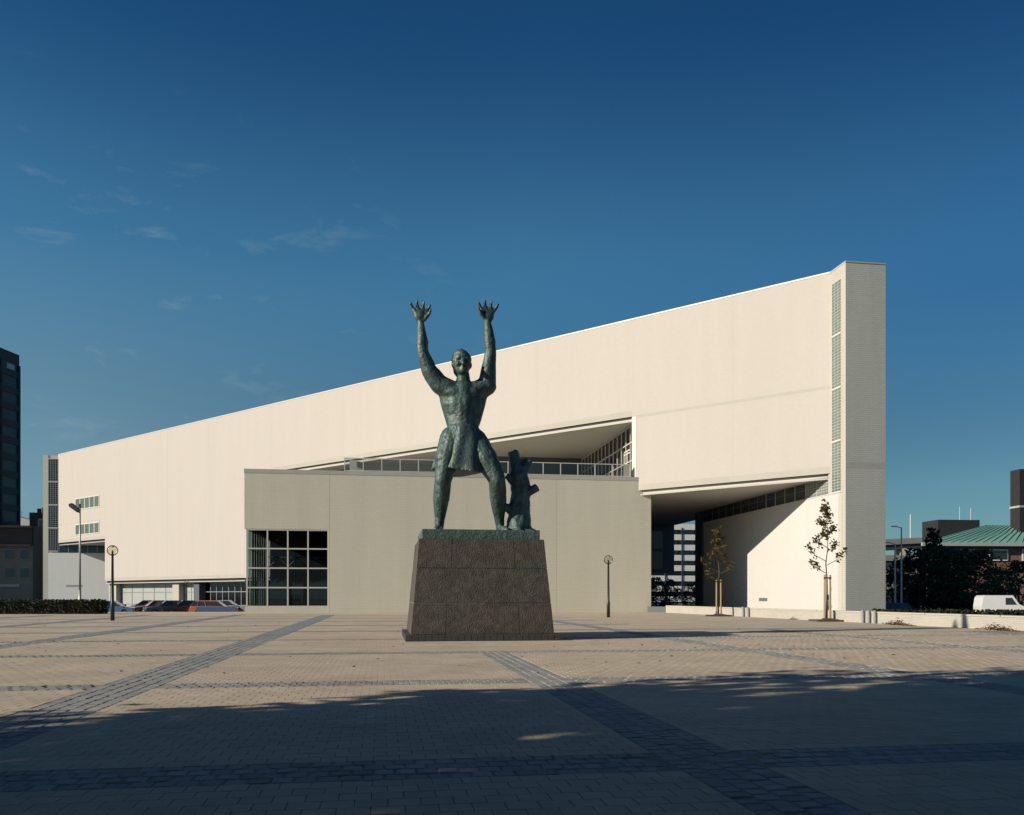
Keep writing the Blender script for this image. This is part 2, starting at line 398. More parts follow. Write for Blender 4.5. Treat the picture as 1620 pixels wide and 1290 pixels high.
def paved_sheet():
    m, nt, b, o = nmat('far_paving'); N, L = nt.nodes, nt.links
    p = pos_node(nt)
    d1 = N.new('ShaderNodeVectorMath'); d1.operation = 'DOT_PRODUCT'; d1.inputs[1].default_value = tuple(EB); L.new(p, d1.inputs[0])
    d2 = N.new('ShaderNodeVectorMath'); d2.operation = 'DOT_PRODUCT'; d2.inputs[1].default_value = tuple(EA); L.new(p, d2.inputs[0])
    cx = N.new('ShaderNodeCombineXYZ'); L.new(d1.outputs['Value'], cx.inputs[0]); L.new(d2.outputs['Value'], cx.inputs[1])
    bt = N.new('ShaderNodeTexBrick'); bt.inputs['Scale'].default_value = 1; bt.inputs['Brick Width'].default_value = 0.225; bt.inputs['Row Height'].default_value = 0.21
    bt.inputs['Mortar Size'].default_value = 0.006
    bt.inputs['Color1'].default_value = (0.44, 0.37, 0.275, 1); bt.inputs['Color2'].default_value = (0.49, 0.415, 0.31, 1); bt.inputs['Mortar'].default_value = (0.36, 0.30, 0.225, 1)
    L.new(cx.outputs[0], bt.inputs['Vector'])
    n = N.new('ShaderNodeTexNoise'); n.inputs['Scale'].default_value = 0.5; n.inputs['Detail'].default_value = 8; n.inputs['Roughness'].default_value = 0.7; L.new(p, n.inputs['Vector'])
    rr = N.new('ShaderNodeValToRGB'); rr.color_ramp.elements[0].position = 0.3; rr.color_ramp.elements[1].position = 0.7
    rr.color_ramp.elements[0].color = (0.74, 0.73, 0.72, 1); rr.color_ramp.elements[1].color = (1.06, 1.05, 1.03, 1); L.new(n.outputs[0], rr.inputs[0])
    mu = N.new('ShaderNodeMix'); mu.data_type = 'RGBA'; mu.blend_type = 'MULTIPLY'; mu.inputs[0].default_value = 1
    L.new(bt.outputs['Color'], mu.inputs[6]); L.new(rr.outputs[0], mu.inputs[7]); L.new(mu.outputs[2], b.inputs['Base Color'])
    b.inputs['Roughness'].default_value = 0.85
    return m
M['far_paving'] = paved_sheet()
M['far_setts'] = basic('far_sett_strip', (0.12, 0.135, 0.145), 0.85, c2=(0.27, 0.28, 0.28), nscale=9.0, bump=0.8, bscale=9, bdist=0.05)

# the raised square: one slab of sand bed with an edge, pavers and setts lie on it
WALL_D = Vector((-6.76, 33.8, 0)).normalized()
def wall_at(d): return Vector((20.35 - 0.2 * (d - 34.2), d, 0))
edge_far = 75.6
outline = [(-140, -120, 0), (60, -120, 0), tuple(wall_at(-15) + Vector((0.3, 0, 0))), tuple(wall_at(72.0) + Vector((0.3, 0, 0))), (12.2, 73.5, 0), (-20, 68.9, 0), (-20.6, edge_far, 0), (-140, edge_far - 6, 0)]
pl = MB(); pl.prism([(x, y, -0.60) for x, y, z in outline], (0, 0, 0.592))
plaza = pl.build('plaza', M['mortar']); tag(plaza, kind='structure')
# far sheets
far = MB()
far_poly = [G(-34, QFAR, -0.006), G(24.5, QFAR, -0.006), wall_at(36.0) + Vector((0.1, 0, -0.006)), wall_at(71.9) + Vector((0.1, 0, -0.006)), Vector((12.1, 73.4, -0.006)), Vector((-20.0, 68.8, -0.006)), Vector((-20.8, edge_far - 0.15, -0.006)), Vector((-60, edge_far - 1.9, -0.006))]
far.prism(far_poly, (0, 0, 0.006))
ps = far.build('paving_surface', M['far_paving'], plaza)
kb = MB(); kb.box((-20.6, edge_far - 0.12, -0.35), (-100, -5.2, 0), (0.02, 0.25, 0), (0, 0, 0.352)); kb.build('kerb', M['kerb'], plaza)

pav = []; setts = []
def inview(w): return w.y > 4.6 and abs(w.x) < 0.66 * w.y + 0.5
def in_thick(p, q, pad=0.0):
    for (c, w) in THICK:
        if c == 2.74 and q > 21.2: continue
        if abs(p - c) < w / 2 + pad: return (c, w)
    return None
def in_thin(q):
    for t in THIN:
        if abs(q - t) < TW / 2: return t
    return None
# setts in the thick strips
for (c, w) in THICK:
    n = 5 if w > .8 else 4; sw = w / n
    q = 3.0
    while q < QFAR - 0.1:
        if not (c == 2.74 and q > 21.2 + TW / 2):
            for i in range(n):
                pp = c - w / 2 + (i + .5) * sw; qq = q + (0.08 if i % 2 else 0)
                if inview(G(pp, qq)): setts.append((pp, qq, sw - 0.015, 0.156))
        q += 0.17
for t in THIN:
    if t > QFAR: continue
    n = 4; sw = TW / n
    p = -22.0
    while p < 26:
        for i in range(n):
            qq = t - TW / 2 + (i + .5) * sw; pp = p + (0.085 if i % 2 else 0)
            if in_thick(pp, qq, 0.07) is None and qq < QFAR and inview(G(pp, qq)): setts.append((pp, qq, 0.156, sw - 0.015))
        p += 0.17
# pavers in the fields between
ths = sorted(THIN + [QFAR + TW / 2])
for a, b_ in zip(ths[:-1], ths[1:]):
    q0, q1 = a + TW / 2, b_ - TW / 2
    if q0 >= QFAR: break
    q1 = min(q1, QFAR)
    rows = max(1, round((q1 - q0) / 0.21)); rh = (q1 - q0) / rows
    xs = sorted([(c - w / 2, c + w / 2) for c, w in THICK if not (c == 2.74 and q0 > 21.2)])
    spans = [(l[1], r[0]) for l, r in zip(xs[:-1], xs[1:])]
    for (s0, s1) in spans:
        n = max(1, round((s1 - s0) / 0.225)); w = (s1 - s0) / n
        for r in range(rows):
            qq = q0 + (r + .5) * rh
            sh = w / 2 if r % 2 else 0
            for i in range(n + (1 if sh else 0)):
                l = s0 + i * w - sh; rr_ = l + w
                l = max(l, s0); rr_ = min(rr_, s1)
                if rr_ - l < 0.05: continue
                if inview(G((l + rr_) / 2, qq)): pav.append(((l + rr_) / 2, qq, rr_ - l - 0.006, rh - 0.006))

rot = math.atan2(EB.y, EB.x)
def pieces(lst, name, mat, hz, tilt, stuffname, bev):
    lst.sort(key=lambda t: (G(t[0], t[1])).length)
    infr = [t for t in lst if abs(kx_ok(t)) < 0.6 and G(t[0], t[1]).y > 5.45]
    near = infr[:300]; ns = set(near); rest = [t for t in lst if t not in ns]
    cache = {}
    def piece(mb, p, q, w, d, z0, z1, jit):
        # a tile with a chamfered upper rim and a slightly tilted top
        j = [random.uniform(-jit, jit) for _ in range(4)]
        c = [(-1, -1), (1, -1), (1, 1), (-1, 1)]
        i = len(mb.v)
        for (a, b_) in c: mb.v.append(Vector((p + a * w / 2, q + b_ * d / 2, z0)))
        for (a, b_) in c: mb.v.append(Vector((p + a * w / 2, q + b_ * d / 2, z1 - bev)))
        for k, (a, b_) in enumerate(c): mb.v.append(Vector((p + a * (w / 2 - bev), q + b_ * (d / 2 - bev), z1 + j[k])))
        for k in range(4):
            k2 = (k + 1) % 4
            mb.f.append((i + k, i + k2, i + 4 + k2, i + 4 + k)); mb.f.append((i + 4 + k, i + 4 + k2, i + 8 + k2, i + 8 + k))
        mb.f.append((i + 8, i + 9, i + 10, i + 11))
    for t in near:
        key = (round(t[2], 2), round(t[3], 2))
        if key not in cache:
            mb = MB(); piece(mb, 0, 0, t[2], t[3], -0.02, 0, 0); cache[key] = mb.mesh(name, mat)
        o = bpy.data.objects.new(name, cache[key]); COL.objects.link(o); o.parent = plaza
        o.location = G(t[0], t[1], random.uniform(-hz, hz)); o.rotation_euler = (random.uniform(-tilt, tilt), random.uniform(-tilt, tilt), rot + random.uniform(-.006, .006))
    mb = MB()
    for t in rest: piece(mb, t[0], t[1], t[2], t[3], -0.02, random.uniform(-hz, hz), hz * 0.5)
    mb.v = [G(v.x, v.y, v.z) for v in mb.v]
    o = mb.build(stuffname, mat, plaza); o['kind'] = 'stuff'
def kx_ok(t):
    w = G(t[0], t[1]); return w.x / w.y
pieces(pav, 'paver', M['paver'], 0.0012, 0.004, 'far_pavers', 0.002)
pieces(setts, 'cobblestone', M['sett'], 0.005, 0.03, 'far_cobblestones', 0.010)
# strips beyond the built pieces
for t in THIN:
    if t < QFAR: continue
    mb = MB(); mb.box(G(-34, t - TW / 2, -0.003), EB * (60 if t < 36 else 46), EA * TW, UP * 0.007)
    mb.build('sett_strip', M['far_setts'], plaza)
for (c, w) in THICK:
    if c > 16.5: continue
    q0 = QFAR if c != 2.74 else 34.0
    q1 = {15.9: 34, 9.34: 60, 2.74: 66, -3.88: 64.0}.get(c, 66.0)
    mb = MB(); mb.box(G(c - w / 2, q0, -0.003), EB * w, EA * (q1 - q0), UP * 0.012)
    mb.build('sett_strip', M['far_setts'], plaza)

# ================================================================== MUSEUM
MO = Vector((-10, 90, 0))
mus = thing('museum_building', 'large cream brick museum with slanting long facade, grey front block and tall narrow end tower', 'museum', MO)
def mpart(mb, name, mat, parent=None, **kw):
    o = mb.build(name, mat, parent or mus, MO, **kw)
    if name == 'grid': o['kind'] = 'stuff'
    return o

ZT = 24.95; ZS = 10.35; ZJ = 16.7
SR = -16.25                         # right end of the facade (meets the tower)
SL = 111.7                          # left end
s165 = s_of(166)
fac = MB()
fac.prism([F(SR, 0, ZS), F(0.7, 0, ZS), F(0.7, 0, ZJ), F(52, 0, ZJ), F(52, 0, 3.7), F(s165, 0, 3.7), F(s165, 0, ZS - .1), F(SL, 0, ZS - .1), F(SL, 0, ZT), F(SR, 0, ZT)], -FN * 0.6)
facade = mpart(fac, 'facade', M['facade'])
mb = MB(); mb.box(F(SR, 0.03, ZT), FD * (SL - SR), -FN * 0.7, UP * 0.12); mpart(mb, 'coping', M['white'], facade)
# concrete edge beams over the openings, shadow gap and lower lip
def edge(s0, s1, z, lip=True):
    mb = MB(); mb.box(F(s0, 0.006, z), FD * (s1 - s0), -FN * 0.3, UP * 0.5); mpart(mb, 'edge_beam', M['concrete'], facade)
    mb = MB(); mb.box(F(s0, -0.34, z - 0.30), FD * (s1 - s0), -FN * 0.2, UP * 0.30); mpart(mb, 'shadow_gap', M['dark'], facade)
    mb = MB(); mb.box(F(s0, -0.12, z - 0.42), FD * (s1 - s0), -FN * 0.5, UP * 0.10); mpart(mb, 'lower_lip', M['grey_a'], facade)
edge(SR + 0.1, 0.0, ZS)
edge(0.75, 51.9, ZJ)
edge(s_of(386), s165 - 0.03, 3.7)
edge(s165 + 0.03, SL - 0.05, ZS - .1)
# faint joints of the facade
for (s0, s1, z) in ((SR + .05, 0.6, ZJ - 0.15), (52.1, s_of(384), ZJ - 0.15), (s_of(384), SL - .1, ZJ - 0.15)):
    mb = MB(); mb.box(F(s0, 0.004, z), FD * (s1 - s0), -FN * 0.1, UP * 0.22); mpart(mb, 'joint_band', M['concrete'] if s0 < 0 else M['facade'], facade)
mb = MB(); mb.box(F(s_of(160), 0.004, 13.2), FD * (SL - .1 - s_of(160)), -FN * 0.1, UP * 0.12); mpart(mb, 'joint_band', M['concrete'], facade)
for u, z0, z1 in ((1003, ZS + .5, ZT), (543, ZJ + .5, ZT), (712, ZJ + .5, ZT), (850, ZJ + .5, ZT), (265, 4.3, ZT), (330, 4.3, ZT), (1160, ZS + .5, ZT), (430, ZJ, ZT)):
    mb = MB(); mb.box(F(s_of(u), 0.003, z0), FD * 0.025, -FN * 0.05, UP * (z1 - z0 - .01)); mpart(mb, 'joint', M['concrete'], facade)

# tower at the right end: narrow slab whose front is parallel to the annex
TC = Vector((23.55, 60.4, 0)); TWD = 3.05
def T(p, q, z=0.0): return TC + EB * p + EA * q + UP * z
tw = MB()
tw.box(T(0, 0, -.6), EB * TWD, EA * 2.35, UP * (ZT + .62 - .02))
tower = mpart(tw, 'tower', M['tower_b'])
mb = MB(); mb.box(T(-.004, 0.003, -.6), EB * 0.2, EA * 0.58, UP * (ZT + .60)); mpart(mb, 'tower_edge', M['grey_a'], tower)
mb = MB(); mb.box(T(-.004, 1.86, -.6), EB * 0.2, EA * 0.45, UP * (ZT + .60)); mpart(mb, 'tower_edge', M['grey_a'], tower)
mb = MB(); mb.box(T(-.004, .583, 24.1), EB * 0.2, EA * 1.275, UP * (ZT - 24.1 - .0)); mpart(mb, 'tower_edge', M['grey_a'], tower)
mb = MB(); mb.box(T(-.03, -.03, ZT + .0), EB * (TWD + .06), EA * 2.4, UP * 0.10); mpart(mb, 'coping', M['concrete'], tower)
mb = MB(); mb.box(T(.01, -.006, 10.45), EB * (TWD - .02), EA * 0.1, UP * 0.42); mpart(mb, 'concrete_band', M['concrete'], tower)
# glass block strip on the tower side
zs = [8.85, 12.55, 16.35, 20.2, 24.08]
for z0, z1 in zip(zs[:-1], zs[1:]):
    mb = MB(); mb.box(T(-.012, 0.60, z0 + .06), EB * 0.05, EA * 1.24, UP * (z1 - z0 - .12))
    gp = mpart(mb, 'glass_block_panel', M['glassblock'], tower)
    gr = MB()
    nz = 17; ny = 3
    for k in range(nz + 1):
        gr.box(T(-.03, 0.59, z0 + .04 + k * (z1 - z0 - .12) / nz), EB * 0.03, EA * 1.26, UP * 0.024)
    for k in range(ny + 1):
        gr.box(T(-.028, 0.585 + k * 1.24 / ny, z0 + .03), EB * 0.026, EA * 0.028, UP * (z1 - z0 - .06))
    mpart(gr, 'grid', M['white'], tower)
    mb = MB(); mb.box(T(-.05, 0.58, z0 - .06), EB * 0.06, EA * 1.28, UP * 0.11); mpart(mb, 'rail', M['white'], tower)
# white wall below, running back from the tower
QW = 27.0
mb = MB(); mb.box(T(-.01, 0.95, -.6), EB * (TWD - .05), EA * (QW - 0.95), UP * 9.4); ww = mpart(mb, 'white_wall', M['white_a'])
mb = MB(); mb.box(T(-.04, 0.95, 8.8), EB * 0.4, EA * (QW - .95), UP * 0.08); mpart(mb, 'sill', M['white'], ww)
mb = MB(); mb.box(T(-.03, 12.4, 0.95), EB * 0.06, EA * 1.6, UP * 0.28); mpart(mb, 'wall_plate', M['alu'], ww)
clere = MB(); clere.box(T(0.25, 2.0, 8.85), EB * 0.1, EA * (QW - 2), UP * 1.4); cl = mpart(clere, 'clerestory', M['darkwall'])
q = 2.36; i = 0
while q < QW - .5:
    w = 1.72
    mb = MB(); mb.box(T(0.02, q + .05, 8.9), EB * 0.04, EA * (w - .1), UP * 1.34); mpart(mb, 'pane', M['glassblock'] if i < 2 else M['strip_glass'], cl)
    mb = MB(); mb.box(T(-.012, q - .045, 8.88), EB * 0.07, EA * 0.07, UP * 1.4); mpart(mb, 'mullion', M['white'] if i < 7 else M['alu'], cl)
    gr = MB()
    if i < 2:
        for k in range(1, 7): gr.box(T(-.004, q + .05, 8.9 + k * .2), EB * 0.03, EA * (w - .1), UP * 0.03)
        for k in range(1, 7): gr.box(T(-.002, q + k * w / 7, 8.9), EB * 0.026, EA * 0.03, UP * 1.34)
    else:
        gr.box(T(-.004, q + .05, 9.55), EB * 0.02, EA * (w - .1), UP * 0.02)
    mpart(gr, 'grid', M['white'] if i < 2 else M['alu'], cl)
    q += w; i += 1

# the hovering volume: passage soffit, outer wall, roof
RC = Vector((12.2, 156.3, 0))
def zed(v, z): return Vector((v.x, v.y, z))
inner = -0.3
so = MB(); so.prism([zed(F(0.3, -.3), ZS - .30), zed(F(SR + .05, -.3), ZS - .30), zed(T(0, 2.2), ZS - .30), zed(T(TWD, 2.2), ZS - .30), zed(T(TWD, 44.3), ZS - .30), zed(T(-13.6, 44.3), ZS - .30), zed(Vector((12.1, 74.5, 0)), ZS - .30)], (0, 0, 0.3))
mpart(so, 'soffit', M['soffit'])
mb = MB(); mb.prism([zed(F(SL - .3, -.5), ZT - .8), zed(F(SR + .3, -.5), ZT - .8), zed(T(TWD, 2.3), ZT - .8), zed(RC, ZT - .8)], (0, 0, 0.3)); mpart(mb, 'roof', M['roof'])
mb = MB(); mb.box(T(TWD - .32, 2.4, ZS - .02), EB * 0.3, EA * 94, UP * (ZT - ZS)); mpart(mb, 'side_wall', M['grey_a'])
mb = MB(); mb.box(zed(RC, -.5), Vector((-75.9, 143.1, 0)) - RC, Vector((0, .4, 0)), UP * (ZT + .4)); mpart(mb, 'rear_wall', M['grey_b'])
# inner cross wall of the passage with its dark windows and columns
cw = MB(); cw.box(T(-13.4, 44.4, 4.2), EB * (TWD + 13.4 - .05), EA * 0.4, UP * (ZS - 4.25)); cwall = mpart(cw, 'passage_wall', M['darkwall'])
for pa in (-6.2, -3.5, -0.6):
    for za in (4.7, 7.2):
        mb = MB(); mb.box(T(pa, 44.36, za), EB * 2.1, EA * 0.1, UP * 2.1); mpart(mb, 'window', M['glass_dark'], cwall)
for (pp, qq) in ((0.3, 29.6), (-6, 44.0)):
    mb = MB(); mb.tube(T(pp, qq, -.55), T(pp, qq, ZS - .3), 0.22, n=12); mpart(mb, 'column', M['darkwall'], smooth=True)
mb = MB(); mb.box(T(-.15, 27.05, -.55), EB * 0.5, EA * 1.3, UP * (ZS + .2)); mpart(mb, 'end_pier', M['darkwall'])

# ---- grey front block (annex)
AL = Vector((-21.2, 67.8, 0))
def A(p, q=0.0, z=0.0): return AL + EB * p + EA * q + UP * z
def p_of(u):
    k = kx(u); return (k * AL.y - AL.x) / (EB.x - k * EB.y)
AW = p_of(1030); ZA = 11.48
wp0, wp1, wz0, wz1 = p_of(390.5), p_of(519), 0.5, 6.72
an = MB()
an.box(A(0, 0, wz1), EB * AW, EA * 0.4, UP * (ZA - .32 - wz1))
an.box(A(wp1, 0, -.3), EB * (AW - wp1), EA * 0.4, UP * (wz1 + .3))
an.box(A(0.05, 0.02, -.3), EB * (wp1 - .05), EA * 0.38, UP * (wz0 + .3))
annex = mpart(an, 'annex_wall', M['grey_b'])
mb = MB(); mb.box(A(-.03, -.02, ZA - .32), EB * (AW + .03), EA * 0.45, UP * 0.32); mpart(mb, 'coping', M['concrete'], annex)
mb = MB(); mb.box(A(AW - .4, 0.42, -.5), EB * 0.4, EA * 31.5, UP * (ZS + .4)); mpart(mb, 'annex_side_wall', M['grey_a'])
mb = MB(); mb.box(A(0, 0.45, wz1), EB * 0.4, EA * 40, UP * (ZA - wz1 - .4)); mpart(mb, 'annex_side_wall', M['grey_a'])
mb = MB(); mb.prism([A(0.4, .46, 11.05), A(AW - .1, .46, 11.05), A(AW - .1, 30, 11.05), A(0.4, 43, 11.05)], (0, 0, 0.2)); mpart(mb, 'terrace_floor', M['concrete'])
for pj in (p_of(521), p_of(700), p_of(880)):
    mb = MB(); mb.box(A(pj, -.003, 0), EB * 0.02, EA * 0.05, UP * 11.1); mpart(mb, 'joint', M['concrete'], annex)
# the 4 x 4 window
win = MB(); ww_, wh = (wp1 - wp0) / 4, (wz1 - wz0) / 4
for k in range(5):
    win.box(A(wp0 + k * ww_ - .055, 0.02, wz0 + .001), EB * 0.11, EA * 0.12, UP * (wz1 - wz0 - .002))
for k in range(5):
    for j in range(4):
        win.box(A(wp0 + j * ww_ + .056, 0.025, wz0 + k * wh - (.055 if 0 < k < 4 else (0.0 if k == 0 else .11))), EB * (ww_ - .112), EA * 0.11, UP * 0.11)
window = mpart(win, 'window', M['white'])
for j in range(4):
    for k in range(4):
        mb = MB(); mb.box(A(wp0 + j * ww_ + .05, 0.07, wz0 + k * wh + .05), EB * (ww_ - .1), EA * 0.012, UP * (wh - .1)); mpart(mb, 'pane', M['glass'], window)
for k in range(5):
    pass
# side glazing at the corner
sg = MB()
for k in range(6): sg.box(A(0.06, 0.45 + k * 1.6, wz0), EB * 0.1, EA * 0.1, UP * (wz1 - wz0))
for k in range(5): sg.box(A(0.065, 0.45, wz0 + k * wh - .04), EB * 0.09, EA * 8.1, UP * 0.08)
mpart(sg, 'side_window', M['white'])
# room behind: floor, back wall, blinds, truss
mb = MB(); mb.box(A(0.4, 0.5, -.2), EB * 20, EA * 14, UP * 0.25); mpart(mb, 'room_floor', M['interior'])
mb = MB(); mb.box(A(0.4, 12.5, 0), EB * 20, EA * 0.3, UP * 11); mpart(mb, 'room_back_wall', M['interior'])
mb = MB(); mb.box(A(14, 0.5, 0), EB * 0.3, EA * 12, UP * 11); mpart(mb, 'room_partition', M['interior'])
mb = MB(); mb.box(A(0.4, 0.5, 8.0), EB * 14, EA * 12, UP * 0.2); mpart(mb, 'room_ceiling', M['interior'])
for k in range(7):
    mb = MB(); mb.box(A(0.42, 1.0 + k * 1.35, 0.3), EB * 0.05, EA * 0.85, UP * 6.4); mpart(mb, 'blind', M['blind'])
tr = MB()
for z in (3.75, 4.55): tr.box(A(1.5, 2.6, z), EB * 12, EA * 0.1, UP * 0.10)
for k in range(8):
    a = A(1.6 + k * 1.5, 2.65, 3.85); b_ = A(2.35 + k * 1.5, 2.65, 4.55); c_ = A(3.1 + k * 1.5, 2.65, 3.85)
    tr.tube(a, b_, 0.04, n=5); tr.tube(b_, c_, 0.04, n=5)
mpart(tr, 'truss', M['galv'])
for k, pp in enumerate((2.4, 6.2, 9.0)):
    mb = MB(); mb.box(A(pp, 6.5, 0.05), EB * (1.3 + .3 * k), EA * 0.8, UP * (1.5 + .3 * (k % 2))); mpart(mb, 'display_case', M['darkwall'])

# ---- terrace
ra0, ra1 = p_of(545), p_of(996)
rail = MB(); rail.box(A(ra0, 0.14, ZA + 1.03), EB * (ra1 - ra0), EA * 0.06, UP * 0.06); rail.box(A(ra0, 0.15, ZA + .04), EB * (ra1 - ra0), EA * 0.04, UP * 0.05)
railing = mpart(rail, 'railing', M['white'])
npost = 16
for k in range(npost + 1):
    pp = ra0 + (ra1 - ra0) * k / npost
    mb = MB(); mb.box(A(pp - .035, 0.135, ZA), EB * 0.07, EA * 0.07, UP * 1.028); mpart(mb, 'post', M['white'], railing)
    if k < npost:
        mb = MB(); mb.box(A(pp + .05, 0.165, ZA + .09), EB * ((ra1 - ra0) / npost - .1), EA * 0.01, UP * 0.93); mpart(mb, 'glass_panel', M['glass_rail'], railing)
GW = F(0.72, -.65)
def W(q, n=0.0, z=0.0): return GW + EA * q - EB * n + UP * z
mb = MB(); mb.prism([F(0.75, -.3, ZJ - .32), F(51.8, -.3, ZJ - .32), F(51.8, -40, ZJ - .32), F(-6, -40, ZJ - .32)], (0, 0, 0.32)); mpart(mb, 'terrace_ceiling', M['soffit'])
for k, (a, b_) in enumerate(((F(3, -5, 16.25), F(9, -9, 16.25)), (F(5, -12, 16.25), F(12, -12, 16.25)))):
    mb = MB(); mb.box(a, b_ - a, FN * 0.4, UP * 0.12); mpart(mb, 'ceiling_channel', M['darkwall'])
mb = MB(); mb.box(F(0.72, 0.02, ZA - .2), -FD * 0.42, -FN * 0.66, UP * (ZJ - ZA + .15)); mpart(mb, 'opening_jamb', M['white'])
gwl = MB()
nb = 14; bw = 1.42
for k in range(nb + 1): gwl.box(W(k * bw, 0, 11.3), EA * 0.06, -EB * 0.1, UP * 5.1)
for z in (11.3, 13.15, 14.75, 16.2): gwl.box(W(0.09, -.005, z), EA * (nb * bw), -EB * 0.09, UP * 0.09)
gwall = mpart(gwl, 'terrace_glazing', M['white'])
for k in range(nb):
    for z0, z1 in ((11.39, 13.15), (13.24, 14.75), (14.84, 16.2)):
        mb = MB(); mb.box(W(k * bw + .1, -.05, z0), EA * (bw - .11), -EB * 0.012, UP * (z1 - z0)); mpart(mb, 'pane', M['glass_dark'], gwall)
dr = MB()
for q in (1.5, 2.45, 3.4): dr.box(W(q, 0.06, 11.3), EA * 0.14, EB * 0.08, UP * 2.9)
for z in (13.95, 14.2): dr.box(W(1.64, 0.055, z), EA * 1.78, EB * 0.075, UP * 0.12)
mpart(dr, 'door', M['white'], gwall)
mb = MB(); mb.box(W(0, -6, 11.3), EA * 20, -EB * 0.3, UP * 5); mpart(mb, 'inner_wall', M['darkwall'])
# recessed back wall of the terrace, in two steps
B1 = Vector((1.0, 92.3, 0)); B2 = Vector((-20.5, 96.2, 0))
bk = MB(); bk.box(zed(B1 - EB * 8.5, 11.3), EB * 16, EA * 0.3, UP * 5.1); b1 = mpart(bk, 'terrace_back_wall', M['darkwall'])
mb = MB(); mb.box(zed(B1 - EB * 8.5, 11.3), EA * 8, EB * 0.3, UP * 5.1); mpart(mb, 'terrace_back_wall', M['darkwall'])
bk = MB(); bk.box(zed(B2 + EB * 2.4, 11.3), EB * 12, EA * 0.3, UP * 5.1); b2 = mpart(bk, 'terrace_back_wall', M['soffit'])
for k in range(7):
    mb = MB(); mb.box(zed(B2 - EB * (-2.6 - k * 1.6) - EA * 0.02, 11.5), EB * 1.45, EA * 0.1, UP * 3.4); mpart(mb, 'window', M['glass'], b2)
for k in range(8):
    mb = MB(); mb.box(zed(B1 - EB * (8.3 - k * 1.6) - EA * 0.02, 11.5), EB * 1.45, EA * 0.1, UP * 3.0); mpart(mb, 'window', M['glass_dark'], b1)
mb = MB(); mb.box(F(37.6, -3.0, 11.3), FD * 14, -FN * 0.3, UP * 5.1); mpart(mb, 'terrace_back_wall', M['darkwall'])
for (u, d) in ((553, 95),):
    mb = MB(); c = Vector((kx(u) * d, d, 11.2)); mb.box(c, EB * 0.8, EA * 0.8, UP * 5.3); mpart(mb, 'column', M['white'])

# ---- left part of the long facade: ground-floor glazing
def gl(u0, u1, bays, zt, rows, mat_pane, mat_bar, name):
    s0, s1 = s_of(u1), s_of(u0); n = -1.5
    fr = MB()
    for k in range(bays + 1): fr.box(F(s0 + (s1 - s0) * k / bays - .05, n, -.5), FD * 0.1, -FN * 0.12, UP * (zt + .5))
    for z in rows + [zt - .1]: fr.box(F(s0 + .06, n - .005, z), FD * (s1 - s0 - .12), -FN * 0.1, UP * 0.1)
    g = mpart(fr, name, mat_bar)
    zz = [-.45] + rows + [zt - .1]
    for k in range(bays):
        for a, b_ in zip(zz[:-1], zz[1:]):
            mb = MB(); mb.box(F(s0 + (s1 - s0) * k / bays + .06, n - .05, a + .1), FD * ((s1 - s0) / bays - .12), -FN * 0.015, UP * (b_ - a - .1)); mpart(mb, 'pane', mat_pane, g)
gl(177, 265, 5, 3.3, [0.1, 1.9], M['frosted'], M['alu'], 'shop_window')
gl(276, 298, 2, 3.3, [0.1, 1.9], M['frosted'], M['alu'], 'shop_window')
gl(308, 386, 8, 3.3, [0.1, 1.9], M['glass_dark'], M['alu'], 'shop_window')
for (u0, u1, mt) in ((167, 176.5, 'concrete'), (265.5, 275.5, 'concrete'), (299, 307.5, 'darkwall')):
    mb = MB(); mb.box(F(s_of(u1), -0.7, -.5), FD * (s_of(u0) - s_of(u1)), -FN * 0.9, UP * 3.9); mpart(mb, 'pillar', M[mt])
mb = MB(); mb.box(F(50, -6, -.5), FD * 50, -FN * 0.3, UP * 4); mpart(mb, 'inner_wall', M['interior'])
mb = MB(); mb.prism([F(51, -.35, 3.35), F(s165 - .05, -.35, 3.35), F(s165 - .05, -8, 3.35), F(51, -8, 3.35)], (0, 0, 0.3)); mpart(mb, 'soffit', M['soffit'])
mb = MB(); mb.box(F(s165 - .35, -.62, -.55), FD * 0.35, -FN * 8, UP * 10.7); mpart(mb, 'return_wall', M['grey_a'])
# two ribbon windows at the left end
for z0, z1 in ((15.45, 17.05), (11.35, 12.85)):
    sa, sb = s_of(157), s_of(119.5)
    fr = MB()
    fr.box(F(sa - .15, 0.05, z0 - .15), FD * (sb - sa + .3), -FN * 0.1, UP * 0.15); fr.box(F(sa - .15, 0.05, z1), FD * (sb - sa + .3), -FN * 0.1, UP * 0.22)
    for k in range(6): fr.box(F(sa + (sb - sa) * k / 5 - .1, 0.045, z0), FD * 0.2, -FN * 0.09, UP * (z1 - z0))
    wn_ = mpart(fr, 'ribbon_window', M['white'])
    for k in range(5):
        mb = MB(); mb.box(F(sa + (sb - sa) * k / 5 + .1, 0.02, z0), FD * ((sb - sa) / 5 - .2), -FN * 0.03, UP * (z1 - z0)); mpart(mb, 'pane', M['glassblock'], wn_)
# left end slab
LE = F(SL)
def LP(p, q=0.0, z=0.0): return LE + EB * p + EA * q + UP * z
mb = MB(); mb.box(LP(-2.35, 0.05, -.6), EB * 28, EA * 3, UP * (ZT + .5)); lslab = mpart(mb, 'end_slab', M['grey_b'])
mb = MB(); mb.box(LP(-2.36, -.02, -.6), EB * 0.82, EA * 0.66, UP * (ZT + .55)); mpart(mb, 'end_post', M['grey_b'], lslab)
mb = MB(); mb.box(LP(-1.53, -.05, 8.9), EB * 1.5, EA * 0.06, UP * 15.4); mpart(mb, 'glass_block_panel', M['glass_dark'], lslab)
gr = MB()
for k in range(48): gr.box(LP(-1.53, -.09, 8.9 + k * .325), EB * 1.5, EA * 0.03, UP * 0.06)
for k in range(5): gr.box(LP(-1.53 + k * .36, -.088, 8.9), EB * 0.06, EA * 0.028, UP * 15.4)
